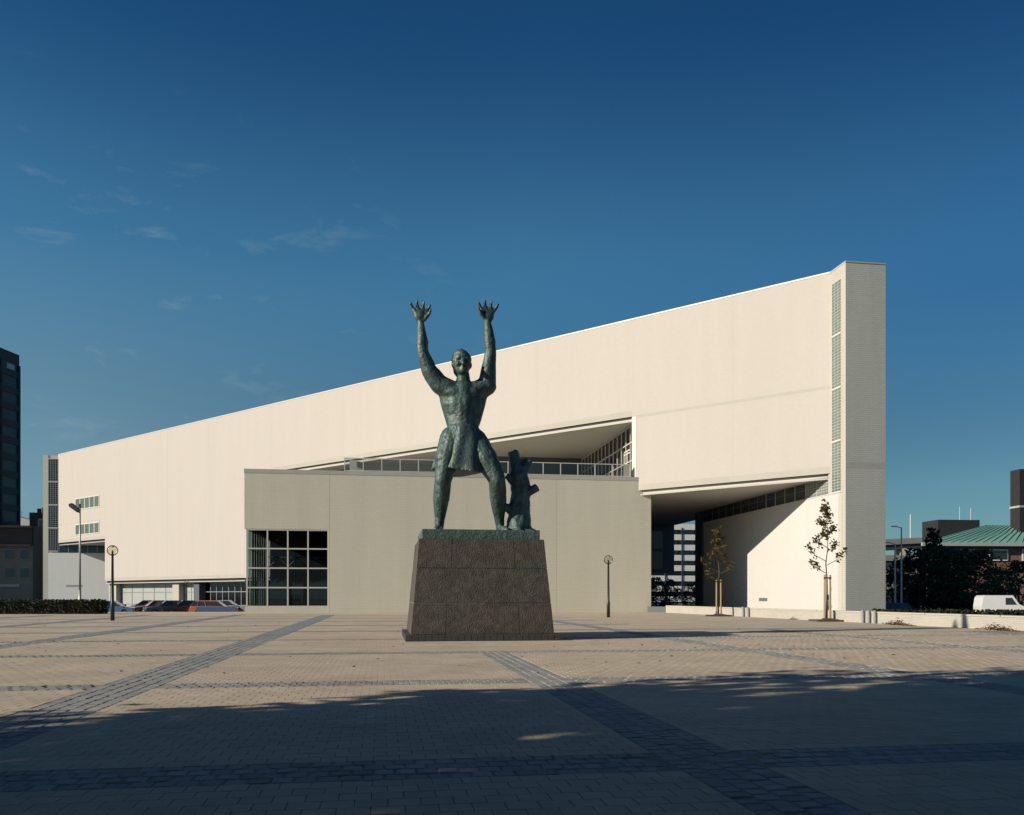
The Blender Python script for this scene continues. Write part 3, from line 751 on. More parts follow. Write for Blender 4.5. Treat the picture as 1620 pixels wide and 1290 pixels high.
mpart(gr, 'grid', M['alu'], lslab)
for k in range(5):
    mb = MB(); mb.box(LP(-1.55, -.13, 8.8 + k * 3.85), EB * 1.54, EA * 0.05, UP * 0.16); mpart(mb, 'rail', M['white'], lslab)
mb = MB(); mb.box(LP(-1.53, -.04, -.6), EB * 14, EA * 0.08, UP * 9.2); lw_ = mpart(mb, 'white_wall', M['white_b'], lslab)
st = MB(); st.box(LP(0.0, -.03, 8.62), EB * 12, EA * 0.06, UP * 1.7); mpart(st, 'clerestory', M['strip_glass'], lslab)
for k in range(8):
    st = MB(); st.box(LP(0.1 + k * 1.5, -.07, 8.62), EB * 0.12, EA * 0.03, UP * 1.7); mpart(st, 'mullion', M['alu'], lslab)
mb = MB(); mb.box(LP(1.2, -.055, 2.9), EB * 2.6, EA * 0.02, UP * 0.35); mpart(mb, 'wall_plate', M['concrete'], lslab)
mb = MB(); mb.prism([F(s165 + .1, -.35, ZS - .5), F(SL - .1, -.35, ZS - .5), F(SL - .1, -12, ZS - .5), F(s165 + .1, -12, ZS - .5)], (0, 0, 0.3)); mpart(mb, 'soffit', M['soffit'])

# ================================================================== LOW WALL
lw0, lw1 = wall_at(8.0), wall_at(71.6)
d = (lw1 - lw0); side = Vector((d.y, -d.x, 0)).normalized()
lowt = thing('low_wall', 'low cream brick wall edging the square on the right, with a flat coping', 'wall', tuple(wall_at(40)))
mb = MB(); mb.box(lw0 + UP * -.5, d, side * 0.35, UP * 1.02); mb.build('wall', M['lowwall'], lowt, wall_at(40))
n = 14
for k in range(n):
    mb = MB(); mb.box(lw0 - side * 0.03 + d * (k / n + .0004) + UP * 0.522, d * (1 / n - .0008), side * 0.41, UP * 0.075); mb.build('coping_stone', M['concrete'], lowt, wall_at(40))
mb = MB(); mb.box(lw1 + d.normalized() * 0.02 - UP * .5, Vector((-1.9, 1.6, 0)), Vector((.2, .25, 0)), UP * 1.0)
tag(mb.build('passage_wall', M['darkwall']), 'short dark parapet in shade between the grey block and the low cream wall', 'wall')
def posts(dists, label):
    t = thing('bollard_rack', label, 'posts', tuple(wall_at(dists[0]) - side * 0.12))
    for dd in dists:
        b = wall_at(dd) - side * 0.14
        mb = MB(); mb.tube(b, b + UP * 0.66, 0.075, n=10); mb.build('post', M['galv'], t, t.location, smooth=False)
posts((44.4, 43.9, 43.4), 'three short grey steel posts close together against the low wall below the tower')
posts((57.6, 56.9), 'pair of short grey steel posts against the low wall beside the smaller young tree')

# ================================================================== PEDESTAL AND STATUE
M['granite'] = basic('hammered_granite', (0.048, 0.041, 0.031), 0.75, c2=(0.088, 0.075, 0.056), nscale=5, bump=0.9, bscale=26, bdist=0.03)
M['granite_core'] = basic('granite_joint', (0.16, 0.19, 0.17), 0.9, var=0.3, nscale=5)
M['base_brick'] = basic('dark_base_brick', (0.05, 0.05, 0.046), 0.85, var=0.4, nscale=6, bump=0.5)
PC = G(3.12, 28.75)
ped = thing('pedestal', 'dark granite block pedestal tapering upward under the bronze statue', 'pedestal', tuple(PC), rot)
def hw(z): return 2.25 - (z - .2) / 3.0 * 0.28        # half width at height z
core = MB()
zc0, zc1 = 0.0, 3.17
a, b_ = hw(0.0) - .016, hw(3.17) - .016
i0 = len(core.v)
core.v += [Vector((x * a, y * a, 0)) for x, y in ((-1, -1), (1, -1), (1, 1), (-1, 1))] + [Vector((x * b_, y * b_, zc1)) for x, y in ((-1, -1), (1, -1), (1, 1), (-1, 1))]
core.f += [(0, 1, 5, 4), (1, 2, 6, 5), (2, 3, 7, 6), (3, 0, 4, 7), (4, 5, 6, 7)]
core.build('core', M['granite_core'], ped)
def block(z0, z1, f0, f1, g0, g1):
    """frustum piece between fractions f (x) and g (y) of the course"""
    g = 0.013; mb = MB()
    for z in (z0 + g, z1 - g):
        h = hw(z)
        for fx, fy in ((f0, g0), (f1, g0), (f1, g1), (f0, g1)):
            x = -h + 2 * h * fx; y = -h + 2 * h * fy
            if fx == f0 and f0 > 0: x += g
            if fx == f1 and f1 < 1: x -= g
            if fy == g0 and g0 > 0: y += g
            if fy == g1 and g1 < 1: y -= g
            mb.v.append(Vector((x + random.uniform(-.006, .006), y + random.uniform(-.006, .006), z)))
    mb.f += [(0, 3, 2, 1), (4, 5, 6, 7), (0, 1, 5, 4), (1, 2, 6, 5), (2, 3, 7, 6), (3, 0, 4, 7)]
    return mb
for (z0, z1, cuts, gcuts) in ((0.2, 1.18, (0, .237, .757, 1), (0, .3, .7, 1)), (1.18, 2.27, (0, .5, 1), (0, .5, 1)), (2.27, 3.2, (0, .26, .75, 1), (0, .3, .7, 1))):
    for f0, f1 in zip(cuts[:-1], cuts[1:]):
        for g0, g1 in zip(gcuts[:-1], gcuts[1:]):
            if f0 > 0 and f1 < 1 and g0 > 0 and g1 < 1: continue
            o = block(z0, z1, f0, f1, g0, g1).build('granite_block', M['granite'], ped)
nb_ = 24; HB = 2.42; bw_ = 2 * HB / nb_; bm = MB(); bm.box((-bw_ / 2 + .006, 0, 0), (bw_ - .012, 0, 0), (0, .24, 0), (0, 0, .2)); bme = bm.mesh('base_stone', M['base_brick'])
for sd in range(4):
    ang = sd * math.pi / 2
    for k in range(nb_):
        o = bpy.data.objects.new('base_stone', bme); COL.objects.link(o); o.parent = ped
        x = -HB + (k + .5) * bw_
        v = Matrix.Rotation(ang, 3, 'Z') @ Vector((x, -HB + random.uniform(0, .008), random.uniform(-.012, .004)))
        if sd % 2 and (k == 0 or k == nb_ - 1): continue
        o.location = v; o.rotation_euler = (0, 0, ang + random.uniform(-.01, .01))

# generic bronze figure: arms raised, legs apart, a cut tree stump at its side
def bronze():
    m, nt, b, o = nmat('patinated_bronze'); N, L = nt.nodes, nt.links
    t = N.new('ShaderNodeTexCoord'); g = N.new('ShaderNodeNewGeometry')
    n = N.new('ShaderNodeTexNoise'); n.inputs['Scale'].default_value = 1.7; n.inputs['Detail'].default_value = 9; n.inputs['Roughness'].default_value = 0.68; L.new(t.outputs['Object'], n.inputs['Vector'])
    mp = N.new('ShaderNodeMapping'); mp.inputs['Scale'].default_value = (3, 3, .5); L.new(t.outputs['Object'], mp.inputs[0])
    n2 = N.new('ShaderNodeTexNoise'); n2.inputs['Scale'].default_value = 2.0; n2.inputs['Detail'].default_value = 7; L.new(mp.outputs[0], n2.inputs['Vector'])
    a = N.new('ShaderNodeMath'); a.operation = 'ADD'; L.new(n.outputs[0], a.inputs[0]); L.new(n2.outputs[0], a.inputs[1])
    r = N.new('ShaderNodeValToRGB'); e = r.color_ramp.elements
    a2 = N.new('ShaderNodeMath'); a2.operation = 'MULTIPLY'; a2.inputs[1].default_value = 0.5; L.new(a.outputs[0], a2.inputs[0])
    e[0].position = 0.36; e[0].color = (0.014, 0.022, 0.023, 1); e[1].position = 0.70; e[1].color = (0.11, 0.18, 0.155, 1)
    x = e.new(0.5); x.color = (0.036, 0.064, 0.060, 1)
    L.new(a2.outputs[0], r.inputs[0]); pr_ = N.new('ShaderNodeMapRange'); pr_.inputs['From Min'].default_value = 0.47; pr_.inputs['From Max'].default_value = 0.58; L.new(g.outputs['Pointiness'], pr_.inputs[0])
    wx = N.new('ShaderNodeMix'); wx.data_type = 'RGBA'; wx.inputs[7].default_value = (0.17, 0.25, 0.21, 1); wm = N.new('ShaderNodeMath'); wm.operation = 'MULTIPLY'; wm.inputs[1].default_value = 0.35
    L.new(pr_.outputs[0], wm.inputs[0]); L.new(wm.outputs[0], wx.inputs[0]); L.new(r.outputs[0], wx.inputs[6]); L.new(wx.outputs[2], b.inputs['Base Color'])
    b.inputs['Metallic'].default_value = 0.25; b.inputs['Roughness'].default_value = 0.5
    n3 = N.new('ShaderNodeTexNoise'); n3.inputs['Scale'].default_value = 11; n3.inputs['Detail'].default_value = 8; L.new(t.outputs['Object'], n3.inputs['Vector'])
    bp = N.new('ShaderNodeBump'); bp.inputs['Strength'].default_value = 0.55; bp.inputs['Distance'].default_value = 0.06
    L.new(n3.outputs[0], bp.inputs['Height']); L.new(bp.outputs[0], b.inputs['Normal'])
    return m
M['bronze'] = bronze()

def remeshed(mb, name, voxel, smooth_it, parent, disp=0.0):
    me = mb.mesh(name, None)
    tmp = bpy.data.objects.new(name + '_tmp', me); COL.objects.link(tmp)
    md = tmp.modifiers.new('r', 'REMESH'); md.mode = 'VOXEL'; md.voxel_size = voxel
    sm = tmp.modifiers.new('s', 'SMOOTH'); sm.factor = 0.5; sm.iterations = smooth_it
    if disp > 0:
        tx = bpy.data.textures.new(name, 'CLOUDS'); tx.noise_scale = 0.35; tx.noise_depth = 3
        dm = tmp.modifiers.new('d', 'DISPLACE'); dm.texture = tx; dm.strength = disp; dm.mid_level = 0.5
    dg = bpy.context.evaluated_depsgraph_get()
    out = bpy.data.meshes.new_from_object(tmp.evaluated_get(dg)); out.name = name
    bpy.data.objects.remove(tmp); bpy.data.meshes.remove(me)
    out.materials.clear(); out.materials.append(M['bronze'])
    out.polygons.foreach_set('use_smooth', [True] * len(out.polygons))
    o = bpy.data.objects.new(name, out); COL.objects.link(o); o.parent = parent
    return o

def limb(mb, pts):
    """tapered chain of (point, radius) with rounded joints"""
    for (p0, r0), (p1, r1) in zip(pts[:-1], pts[1:]): mb.tube(p0, p1, r0, r1, n=14)
    for p, r in pts: mb.ball(p, r, 14, 10)

stat = thing('bronze_statue', 'dark green bronze figure with both arms raised standing beside a bronze tree stump', 'statue', tuple(PC + UP * 3.2), rot)
mb = MB(); mb.box((-1.87, -1.8, 0), (3.74, 0, 0), (0, 3.6, 0), (0, 0, .30)); mb.build('base_plate', M['bronze'], stat)
fg = MB(); X0 = -0.42; Z0 = 0.30
def V(x, y, z): return Vector((X0 + x, y, Z0 + z))
# legs: weight on the left of the picture, the other leg set out with the knee bent
limb(fg, [(V(-.34, 0, 3.15), .46), (V(-.56, -.20, 2.45), .42), (V(-.70, -.30, 1.74), .285), (V(-.74, -.06, 1.15), .285), (V(-.78, .10, .55), .18), (V(-.80, .12, .20), .15)])
limb(fg, [(V(.36, .02, 3.12), .46), (V(.74, -.30, 2.45), .41), (V(1.08, -.50, 1.78), .285), (V(1.16, -.18, 1.15), .285), (V(1.24, .06, .55), .18), (V(1.28, .10, .20), .15)])
for sx, fx, fy in ((-1, -.80, .12), (1, 1.28, .10)):
    limb(fg, [(V(fx, fy + .16, .10), .15), (V(fx + sx * .05, fy - .18, .14), .15), (V(fx + sx * .10, fy - .50, .09), .14), (V(fx + sx * .13, fy - .70, .07), .10)])
    fg.ball(V(fx - sx * .03, fy - .04 - (.10 if sx > 0 else 0), 1.2), (.23, .27, .42))     # calf
# pelvis, belly, ribcage: one plain torso
fg.ball(V(0, .03, 3.22), (.66, .46, .45)); fg.ball(V(-.28, .20, 3.05), (.38, .34, .38)); fg.ball(V(.28, .20, 3.05), (.38, .34, .38))
limb(fg, [(V(0, 0, 3.2), .50), (V(0, -.02, 3.75), .43), (V(0, -.03, 4.2), .46), (V(0, -.03, 4.7), .44)])
fg.ball(V(-.16, 0, 3.75), (.38, .36, .6)); fg.ball(V(.16, 0, 3.75), (.38, .36, .6))
fg.ball(V(0, -.02, 4.42), (.68, .46, .74))
for sx in (-1, 1):
    limb(fg, [(V(sx * .58, .06, 4.78), .27), (V(sx * .48, .08, 4.35), .27), (V(sx * .34, .06, 3.75), .24)])
    fg.ball(V(sx * .28, -.20, 4.70), (.40, .24, .22))
# shoulders and raised arms
for sx in (-1, 1):
    lean = 0.20 if sx < 0 else -.10; up = 0.0 if sx < 0 else .14
    e0 = V(sx * (1.06 + lean * 1.5), -.16, 6.02 + up); w0 = V(sx * (1.02 + lean * 2.0), -.10, 6.98 + up)
    limb(fg, [(V(sx * .45, 0, 4.8), .36), (V(sx * .80, .0, 5.00), .33), (V(sx * (.94 + lean), -.07, 5.42), .27), (e0, .19)])
    limb(fg, [(e0, .19), (e0.lerp(w0, .3), .215), (e0.lerp(w0, .9), .125), (w0, .115)])
    fg.ball(V(sx * (.93 + lean), .1, 5.48), (.22, .22, .42))
    # palm tipped back, four spread fingers, thumb
    pc = w0 + Vector((sx * .02, .02, .22)); fg.ball(pc, (.20, .10, .23))
    for k, (ox, ln) in enumerate(((-.16, .36), (-.055, .45), (.055, .43), (.16, .32))):
        base = pc + Vector((ox, .01, .13)); t1 = base + Vector((ox * .65, .06, ln * .5)); t2 = t1 + Vector((ox * .4, -.08, ln * .36))
        limb(fg, [(base, .066), (t1, .06), (t2, .048)])
    limb(fg, [(pc + Vector((-sx * .14, -.02, -.08)), .075), (pc + Vector((-sx * .28, -.07, .08)), .058), (pc + Vector((-sx * .35, -.10, .24)), .046)])
# neck and head, lifted towards the sky
limb(fg, [(V(0, .02, 4.95), .26), (V(0, -.03, 5.35), .215)])
hc = V(-.05, -.06, 5.70)
fg.ball(hc, (.30, .37, .40)); fg.ball(hc + Vector((0, -.10, -.18)), (.22, .26, .24)); fg.ball(hc + Vector((0, -.28, -.29)), (.12, .10, .09))
fg.ball(hc + Vector((0, .14, .05)), (.31, .30, .36))
limb(fg, [(hc + Vector((0, -.36, .08)), .045), (hc + Vector((0, -.46, -.10)), .075)])
for sx in (-1, 1):
    fg.ball(hc + Vector((sx * .14, -.33, .10)), (.11, .06, .04)); fg.ball(hc + Vector((sx * .30, .02, -.04)), (.05, .09, .13))
    fg.ball(hc + Vector((sx * .15, -.30, -.08)), (.09, .09, .08))
fg.ball(hc + Vector((0, -.345, -.215)), (.085, .05, .03))
remeshed(fg, 'figure', 0.034, 3, stat, 0.05)
# short cap of hair
hr = MB(); hr.ball(hc + Vector((0, .05, .14)), (.345, .38, .36), 16, 10); hr.ball(hc + Vector((0, .20, -.08)), (.30, .24, .36), 14, 9)
remeshed(hr, 'hair', 0.04, 2, stat, 0.10)
# plain cloth wrapped round the hips
kl = MB(); rows, nn = 9, 56
for j in range(rows):
    f = j / (rows - 1); z = Z0 + 3.62 - f * 1.55
    for k in range(nn):
        t = 2 * math.pi * k / nn
        fold = 1 + (.015 + .06 * f) * math.sin(t * 9 + 1.5 * math.sin(f * 3 + t)) + .03 * f * math.sin(t * 4 + 1)
        rx = (.50 + .56 * f ** .8) * fold; ry = (.45 + .22 * f ** .8) * fold
        kl.v.append(Vector((X0 + .04 * f + rx * math.cos(t), -.02 - .04 * f + ry * math.sin(t), z + (.10 * math.sin(t * 2 + .8) * f))))
for j in range(rows - 1):
    for k in range(nn):
        k2 = (k + 1) % nn; kl.f.append((j * nn + k, (j + 1) * nn + k, (j + 1) * nn + k2, j * nn + k2))
kl.f.append(tuple(range(nn))); kl.f.append(tuple(rows * nn - 1 - k for k in range(nn)))
remeshed(kl, 'drapery', 0.045, 2, stat, 0.03)
# stump with sawn-off branches
sp = MB(); SX = 1.52; SY = .15
limb(sp, [(Vector((SX, SY, .25)), .50), (Vector((SX - .03, SY, .9)), .38), (Vector((SX + .06, SY, 1.7)), .35), (Vector((SX - .02, SY, 2.3)), .33)])
sp.tube((SX - .02, SY, 2.3), (SX - .22, SY, 3.15), .30, .19, n=14); sp.tube((SX, SY, 2.3), (SX + .36, SY, 2.85), .24, .17, n=12)
for (z, dx, dz, r, l) in ((0.95, -1, .5, .15, .75), (1.55, 1, .6, .15, .72), (1.95, -1, .7, .13, .62)):
    v = Vector((dx, -.35, dz)).normalized(); sp.tube((SX, SY, z), Vector((SX, SY, z)) + v * l, r * 1.3, r * .85, n=10)
for k in range(7):
    t = k * .9; sp.ball((SX + .42 * math.cos(t), SY + .42 * math.sin(t), .32), (.24, .22, .18))
remeshed(sp, 'tree_stump', 0.045, 2, stat, 0.14)

# ================================================================== LAMPS
M['globe'] = glass('clear_globe', (0.86, 0.84, 0.76), rough=0.15, ior=1.18)
M['opal'] = basic('opal_diffuser', (0.5, 0.48, 0.42), 0.4)
def globe_lamp(x, y, z, h, label):
    t = thing('globe_lamp', label, 'street lamp', (x, y, z), 0, 'globe lamps around the square')
    mb = MB(); mb.lathe((0, 0, 0), [(.0, .0), (.11, 0), (.11, 1.0), (.085, 1.05), (.06, h - .62), (.07, h - .60), (.09, h - .56), (.05, h - .50), (.0, h - .5)], 14); mb.build('post', M['post'], t, smooth=True)
    mb = MB(); mb.ball((0, 0, h - .30), .30, 20, 14); mb.build('globe', M['globe'], t, smooth=True)
    mb = MB(); mb.lathe((0, 0, 0), [(.0, h - .52), (.05, h - .5), (.05, h - .36), (.035, h - .30), (.0, h - .29)], 10); mb.build('lamp_holder', M['post'], t, smooth=True)
    mb = MB(); mb.lathe((0, 0, 0), [(.10, h - .12), (.08, h - .07), (.0, h - .05)], 12); mb.build('cap', M['opal'], t, smooth=True)
    return t
globe_lamp(kx(178) * 48.6, 48.6, 0, 4.28, 'dark post lamp with clear globe at the left, in front of the parked cars')
globe_lamp(kx(962.5) * 55.7, 55.7, 0, 4.05, 'dark post lamp with clear globe standing right of the pedestal before the grey wall')
globe_lamp(kx(295.5) * 110, 110, -.56, 4.0, 'small distant globe lamp between parked cars and ground-floor windows')
ft = thing('floodlight_mast', 'tall slim grey mast with one big dark floodlight head, behind the hedge', 'street lamp', (kx(126.5) * 80, 80, -.56))
mb = MB(); mb.tube((0, 0, 0), (0, 0, 2.5), .13, .12, n=12); mb.tube((0, 0, 2.5), (0, 0, 10.3), .095, .07, n=12); mb.build('mast', M['galv'], ft, smooth=True)
mb = MB(); mb.box((-.08, -.08, 10.2), (.16, 0, 0), (0, .16, 0), (0, 0, .35)); mb.tube((0, 0, 10.15), (-.35, -.05, 10.1), .05, n=8); mb.build('bracket', M['post'], ft)
hd = MB(); hd.prism([(-.2, -.2, 9.75), (-.1, -.2, 10.05), (-.75, -.2, 10.62), (-.98, -.2, 10.52), (-.92, -.2, 10.28)], (0, .5, 0)); hd.build('lamp_head', M['post'], ft)

# ================================================================== CARS
M['tyre'] = basic('rubber', (0.018, 0.018, 0.018), 0.9)
M['chrome'] = basic('bumper_metal', (0.35, 0.36, 0.37), 0.25, 0.8)
M['carglass'] = basic('car_glass', (0.03, 0.04, 0.045), 0.06, spec=0.8)
M['plate'] = basic('yellow_plate', (0.65, 0.42, 0.03), 0.5)
M['lamp'] = basic('headlamp_glass', (0.6, 0.6, 0.56), 0.15, spec=0.8)
M['lampred'] = basic('tail_lamp', (0.35, 0.03, 0.02), 0.2)
def paint(name, c, metal=0.0):
    m = basic(name, c, 0.28, metal, var=0.06, nscale=2); m.node_tree.nodes['Principled BSDF'].inputs['Coat Weight'].default_value = 0.6; return m
def car(loc, rz, kind, body, label, roofmat=None, pmat=None, L=4.1, Wd=1.62, name='parked_car'):
    """car along +X (nose at +X), wheels on z = 0"""
    t = thing(name, label, 'car', loc, rz, 'cars parked in front of the museum')
    h = L / 2
    belt = 0.86
    prof = [(-h, .36), (-h + .02, .62), (-h + .06, belt - .04)]
    if kind == 'sedan': prof += [(-h + .75, belt + .03), (.85, belt + .01), (h - .12, .76), (h, .60), (h, .36)]
    elif kind == 'round': prof = [(-h + .05, .36), (-h, .55), (-h + .12, .74), (-h + .5, .86), (.8, .90), (h - .45, .80), (h - .08, .60), (h, .40)]
    else: prof += [(-h + .1, belt + .02), (.85, belt), (h - .12, .74), (h, .60), (h, .36)]
    arch = []
    for cx in (h - .78, -h + .78):
        arch += [(cx + .36, .26)] + [(cx + .34 * math.cos(a), .28 + .32 * math.sin(a)) for a in (R(20), R(55), R(90), R(125), R(160))] + [(cx - .36, .26)]
    low = [(h - .05, .26)] + arch + [(-h + .05, .26)]
    outline = prof + low
    b = MB(); n = len(outline)
    secs = [(-Wd / 2 + .0, .965), (-Wd / 2 + .03, .985), (-Wd / 2 + .13, 1.0), (Wd / 2 - .13, 1.0), (Wd / 2 - .03, .985), (Wd / 2, .965)]
    for y, sc_ in secs:
        for x, z in outline: b.v.append(Vector((x * sc_, y, .5 + (z - .5) * (sc_ if z > .5 else 1))))
    for j in range(len(secs) - 1):
        for k in range(n):
            k2 = (k + 1) % n; b.f.append((j * n + k, (j + 1) * n + k, (j + 1) * n + k2, j * n + k2))
    b.f.append(tuple(range(n))); b.f.append(tuple(len(b.v) - 1 - k for k in range(n)))
    b.build('body', body, t)
    rf = roofmat or body
    if kind == 'sedan': cab = [(-1.30, belt), (-.85, 1.36), (.28, 1.40), (.92, belt)]
    elif kind == 'round': cab = [(-1.45, belt), (-.75, 1.36), (.10, 1.42), (.82, belt)]
    elif kind == 'estate': cab = [(-h + .12, belt), (-h + .45, 1.36), (.25, 1.40), (.92, belt)]
    else: cab = [(-h + .2, belt), (-h + .62, 1.34), (.12, 1.38), (.80, belt)]
    def cabin(grow, zl, zh, mb):
        # section at beltline and at roof, tumblehome inwards
        pts = []
        (x0, _), (x1, z1), (x2, z2), (x3, _) = cab
        f0 = (zl - belt) / (z1 - belt); f1 = (zh - belt) / (z1 - belt)
        for f, z in ((f0, zl), (f1, zh)):
            yy = (Wd / 2 - .06) * (1 - f) + (Wd / 2 - .22) * f + grow
            xa = x0 + (x1 - x0) * f - grow; xb = x3 + (x2 - x3) * f + grow
            pts += [(xa, -yy, z), (xb, -yy, z), (xb, yy, z), (xa, yy, z)]
        i = len(mb.v); mb.v += [Vector(p) for p in pts]
        mb.f += [(i, i + 1, i + 5, i + 4), (i + 1, i + 2, i + 6, i + 5), (i + 2, i + 3, i + 7, i + 6), (i + 3, i, i + 4, i + 7), (i + 4, i + 5, i + 6, i + 7), (i + 3, i + 2, i + 1, i)]
    mb = MB(); cabin(-.012, belt - .02, cab[1][1] - .04, mb); mb.build('window', M['carglass'], t)
    mb = MB(); cabin(.006, cab[1][1] - .055, cab[1][1] + .02, mb); mb.build('roof', rf, t)
    (x0, _), (x1, z1), (x2, z2), (x3, _) = cab
    for s in (-1, 1):
        yl, yh = s * (Wd / 2 - .055), s * (Wd / 2 - .215)
        for xa, xb in ((x0, x1), (x3, x2), ((x0 + x3) / 2 - .1, (x1 + x2) / 2 - .1)) + ((((x0 * 1.6 + x3 * .4) / 2, (x1 * 1.6 + x2 * .4) / 2),) if kind == 'estate' else ()):
            pl_ = MB(); pl_.tube((xa, yl, belt - .02), (xb, yh, z1), .03, n=6); pl_.build('roof_pillar', pmat or rf, t)
    for x in (h - .78, -h + .78):
        for s in (-1, 1):
            y = s * (Wd / 2 - .13)
            w = MB(); w.tube((x, y - .09, .29), (x, y + .09, .29), .29, n=18); wo = w.build('wheel', M['tyre'], t)
            w = MB(); w.tube((x, y + s * .08, .29), (x, y + s * .1, .29), .17, n=14); w.build('rim', M['chrome'], wo)
    for s, nm in ((1, 'bumper'), (-1, 'bumper')):
        mb = MB(); mb.cbox((s * (h + .02), 0, .46), (.12, Wd - .04, .13)); mb.build(nm, M['chrome'], t)
        mb = MB(); mb.cbox((s * (h + .085), 0, .46), (.02, .5, .11)); mb.build('number_plate', M['plate'], t)
    for s in (-1, 1):
        mb = MB(); mb.tube((h - .06, s * (Wd / 2 - .24), .645), (h + .012, s * (Wd / 2 - .24), .645), .095, n=12); mb.build('headlight', M['lamp'], t)
        mb = MB(); mb.cbox((-h + .02, s * (Wd / 2 - .18), .66), (.09, .22, .14)); mb.build('tail_light', M['lampred'], t)
        mb = MB(); mb.cbox((.72, s * (Wd / 2 + .05), .95), (.1, .14, .1)); mb.build('mirror', M['tyre'], t)
    mb = MB(); mb.cbox((h + .0, 0, .645), (.03, .8, .13)); mb.build('grille', M['tyre'], t)
    return t
def cp(u, d): return (kx(u) * d, d, -.40)
blue = paint('blue_paint', (0.10, 0.20, 0.36)); silver = paint('silver_paint', (0.42, 0.45, 0.47), 0.3); maroon = paint('maroon_paint', (0.16, 0.035, 0.03))
navy = paint('navy_paint', (0.03, 0.06, 0.14)); black = paint('black_paint', (0.012, 0.014, 0.016)); orange = paint('orange_paint', (0.52, 0.14, 0.05)); dblue = paint('slate_blue_sky_tint', (0.07, 0.12, 0.22))
car(cp(181, 79), R(6), 'hatch', blue, 'light blue hatchback nearest the hedge end', L=3.9)
car(cp(228, 85), R(205), 'round', silver, 'rounded silver car behind the maroon one', L=4.1)
car(cp(247, 81), R(215), 'sedan', maroon, 'maroon saloon parked nose towards the square', L=4.1)
car(cp(267, 79.4), R(210), 'sedan', navy, 'navy saloon between the maroon and the black cars', L=4.2)
car(cp(294, 80), R(207), 'sedan', black, 'black saloon left of the orange-roofed estate car', L=4.2)
oc = car(cp(341, 78.6), R(4), 'estate', orange, 'orange estate car with flanks tinted blue as if reflecting sky near the corner window', pmat=dblue, L=4.3)
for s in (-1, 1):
    mb = MB(); mb.cbox((.25, s * (0.81 + .004), .60), (3.5, .02, .44)); mb.build('sky_tint_panel', dblue, oc)  # panel colour holds the blue sky reflection on the flank
car(cp(362, 84), R(3), 'round', silver, 'pale silver car half hidden behind the orange estate car', L=4.3)

# ================================================================== PLANTS
M['leaf_dark'] = leafmat('dark_foliage', [(0.03, 0.055, 0.03), (0.07, 0.10, 0.045), (0.055, 0.08, 0.05), (0.10, 0.12, 0.05)])
M['leaf_hedge'] = leafmat('hedge_foliage', [(0.010, 0.016, 0.010), (0.022, 0.03, 0.014), (0.03, 0.04, 0.02)])
M['leaf_young'] = leafmat('autumn_maple_leaf', [(0.05, 0.06, 0.015), (0.10, 0.085, 0.02), (0.14, 0.07, 0.02), (0.06, 0.07, 0.02), (0.09, 0.05, 0.02)])
M['leaf_litter'] = leafmat('dry_leaf', [(0.16, 0.08, 0.03), (0.22, 0.12, 0.05), (0.10, 0.055, 0.025)])
M['leaf_mid'] = leafmat('green_foliage', [(0.02, 0.035, 0.012), (0.045, 0.06, 0.02), (0.05, 0.065, 0.025), (0.03, 0.05, 0.018)], 0.12)

def rv():
    while True:
        v = Vector((random.uniform(-1, 1), random.uniform(-1, 1), random.uniform(-1, 1)))
        if 0.05 < v.length < 1: return v
def leaf(mb, c, s, nrm=None):
    n = (nrm or rv()).normalized(); x = n.orthogonal().normalized()
    x = Matrix.Rotation(random.uniform(0, 6.28), 3, n) @ x; y = n.cross(x)
    mb.quad(c - x * s * .5, c - y * s * .38, c + x * s * .6, c + y * s * .38)
def crown_mesh(name, mat, h0, h1, rad, nclump, nleaf, ls, conic=0.0, seed=1):
    random.seed(seed); mb = MB()
    for _ in range(nclump):
        f = random.random(); ang = random.uniform(0, 6.283)
        z = h0 + (h1 - h0) * f
        prof = math.sin(math.pi * (0.12 + 0.8 * f)) ** 0.7 * (1 - conic * f)
        rr_ = rad * prof * math.sqrt(random.uniform(.25, 1.0)) * random.uniform(.8, 1.15)
        c = Vector((rr_ * math.cos(ang), rr_ * math.sin(ang), z)); cs = rad * random.uniform(.16, .34)
        for _ in range(nleaf):
            v = rv(); v.z *= .7; leaf(mb, c + v * cs, ls * random.uniform(.6, 1.3))
    return mb.mesh(name, mat)
def trunk_mesh(h, r, top, rad, seed=1):
    random.seed(seed); mb = MB(); mb.tube((0, 0, -.1), (0, 0, h), r * 1.15, r * .7, n=9); mb.tube((0, 0, h), (.1, 0, top * .85), r * .7, r * .15, n=7)
    for k in range(6):
        a = k * 1.05 + random.random(); z = h + (top - h) * random.uniform(0, .5)
        mb.tube((0, 0, z), (rad * .7 * math.cos(a), rad * .7 * math.sin(a), z + rad * .55), r * .4, r * .08, n=6)
    return mb.mesh('trunk', M['bark'])
def tree(name, cm, tm, loc, scale, rz, label, group, cat='tree'):
    t = thing(name, label, cat, loc, rz, group); t.scale = scale
    for nm, me in (('trunk', tm), ('crown', cm)):
        o = bpy.data.objects.new(nm, me); COL.objects.link(o); o.parent = t
    return t
cA = crown_mesh('crown', M['leaf_dark'], 1.0, 7.4, 2.7, 90, 26, .34, 0.15, 11)
cB = crown_mesh('crown', M['leaf_dark'], 0.6, 7.0, 3.0, 100, 24, .34, 0.3, 12)
cC = crown_mesh('crown', M['leaf_dark'], 0.8, 8.6, 2.1, 80, 24, .32, 0.65, 13)
tA = trunk_mesh(1.6, .2, 6.5, 2.4, 3)
random.seed(21)
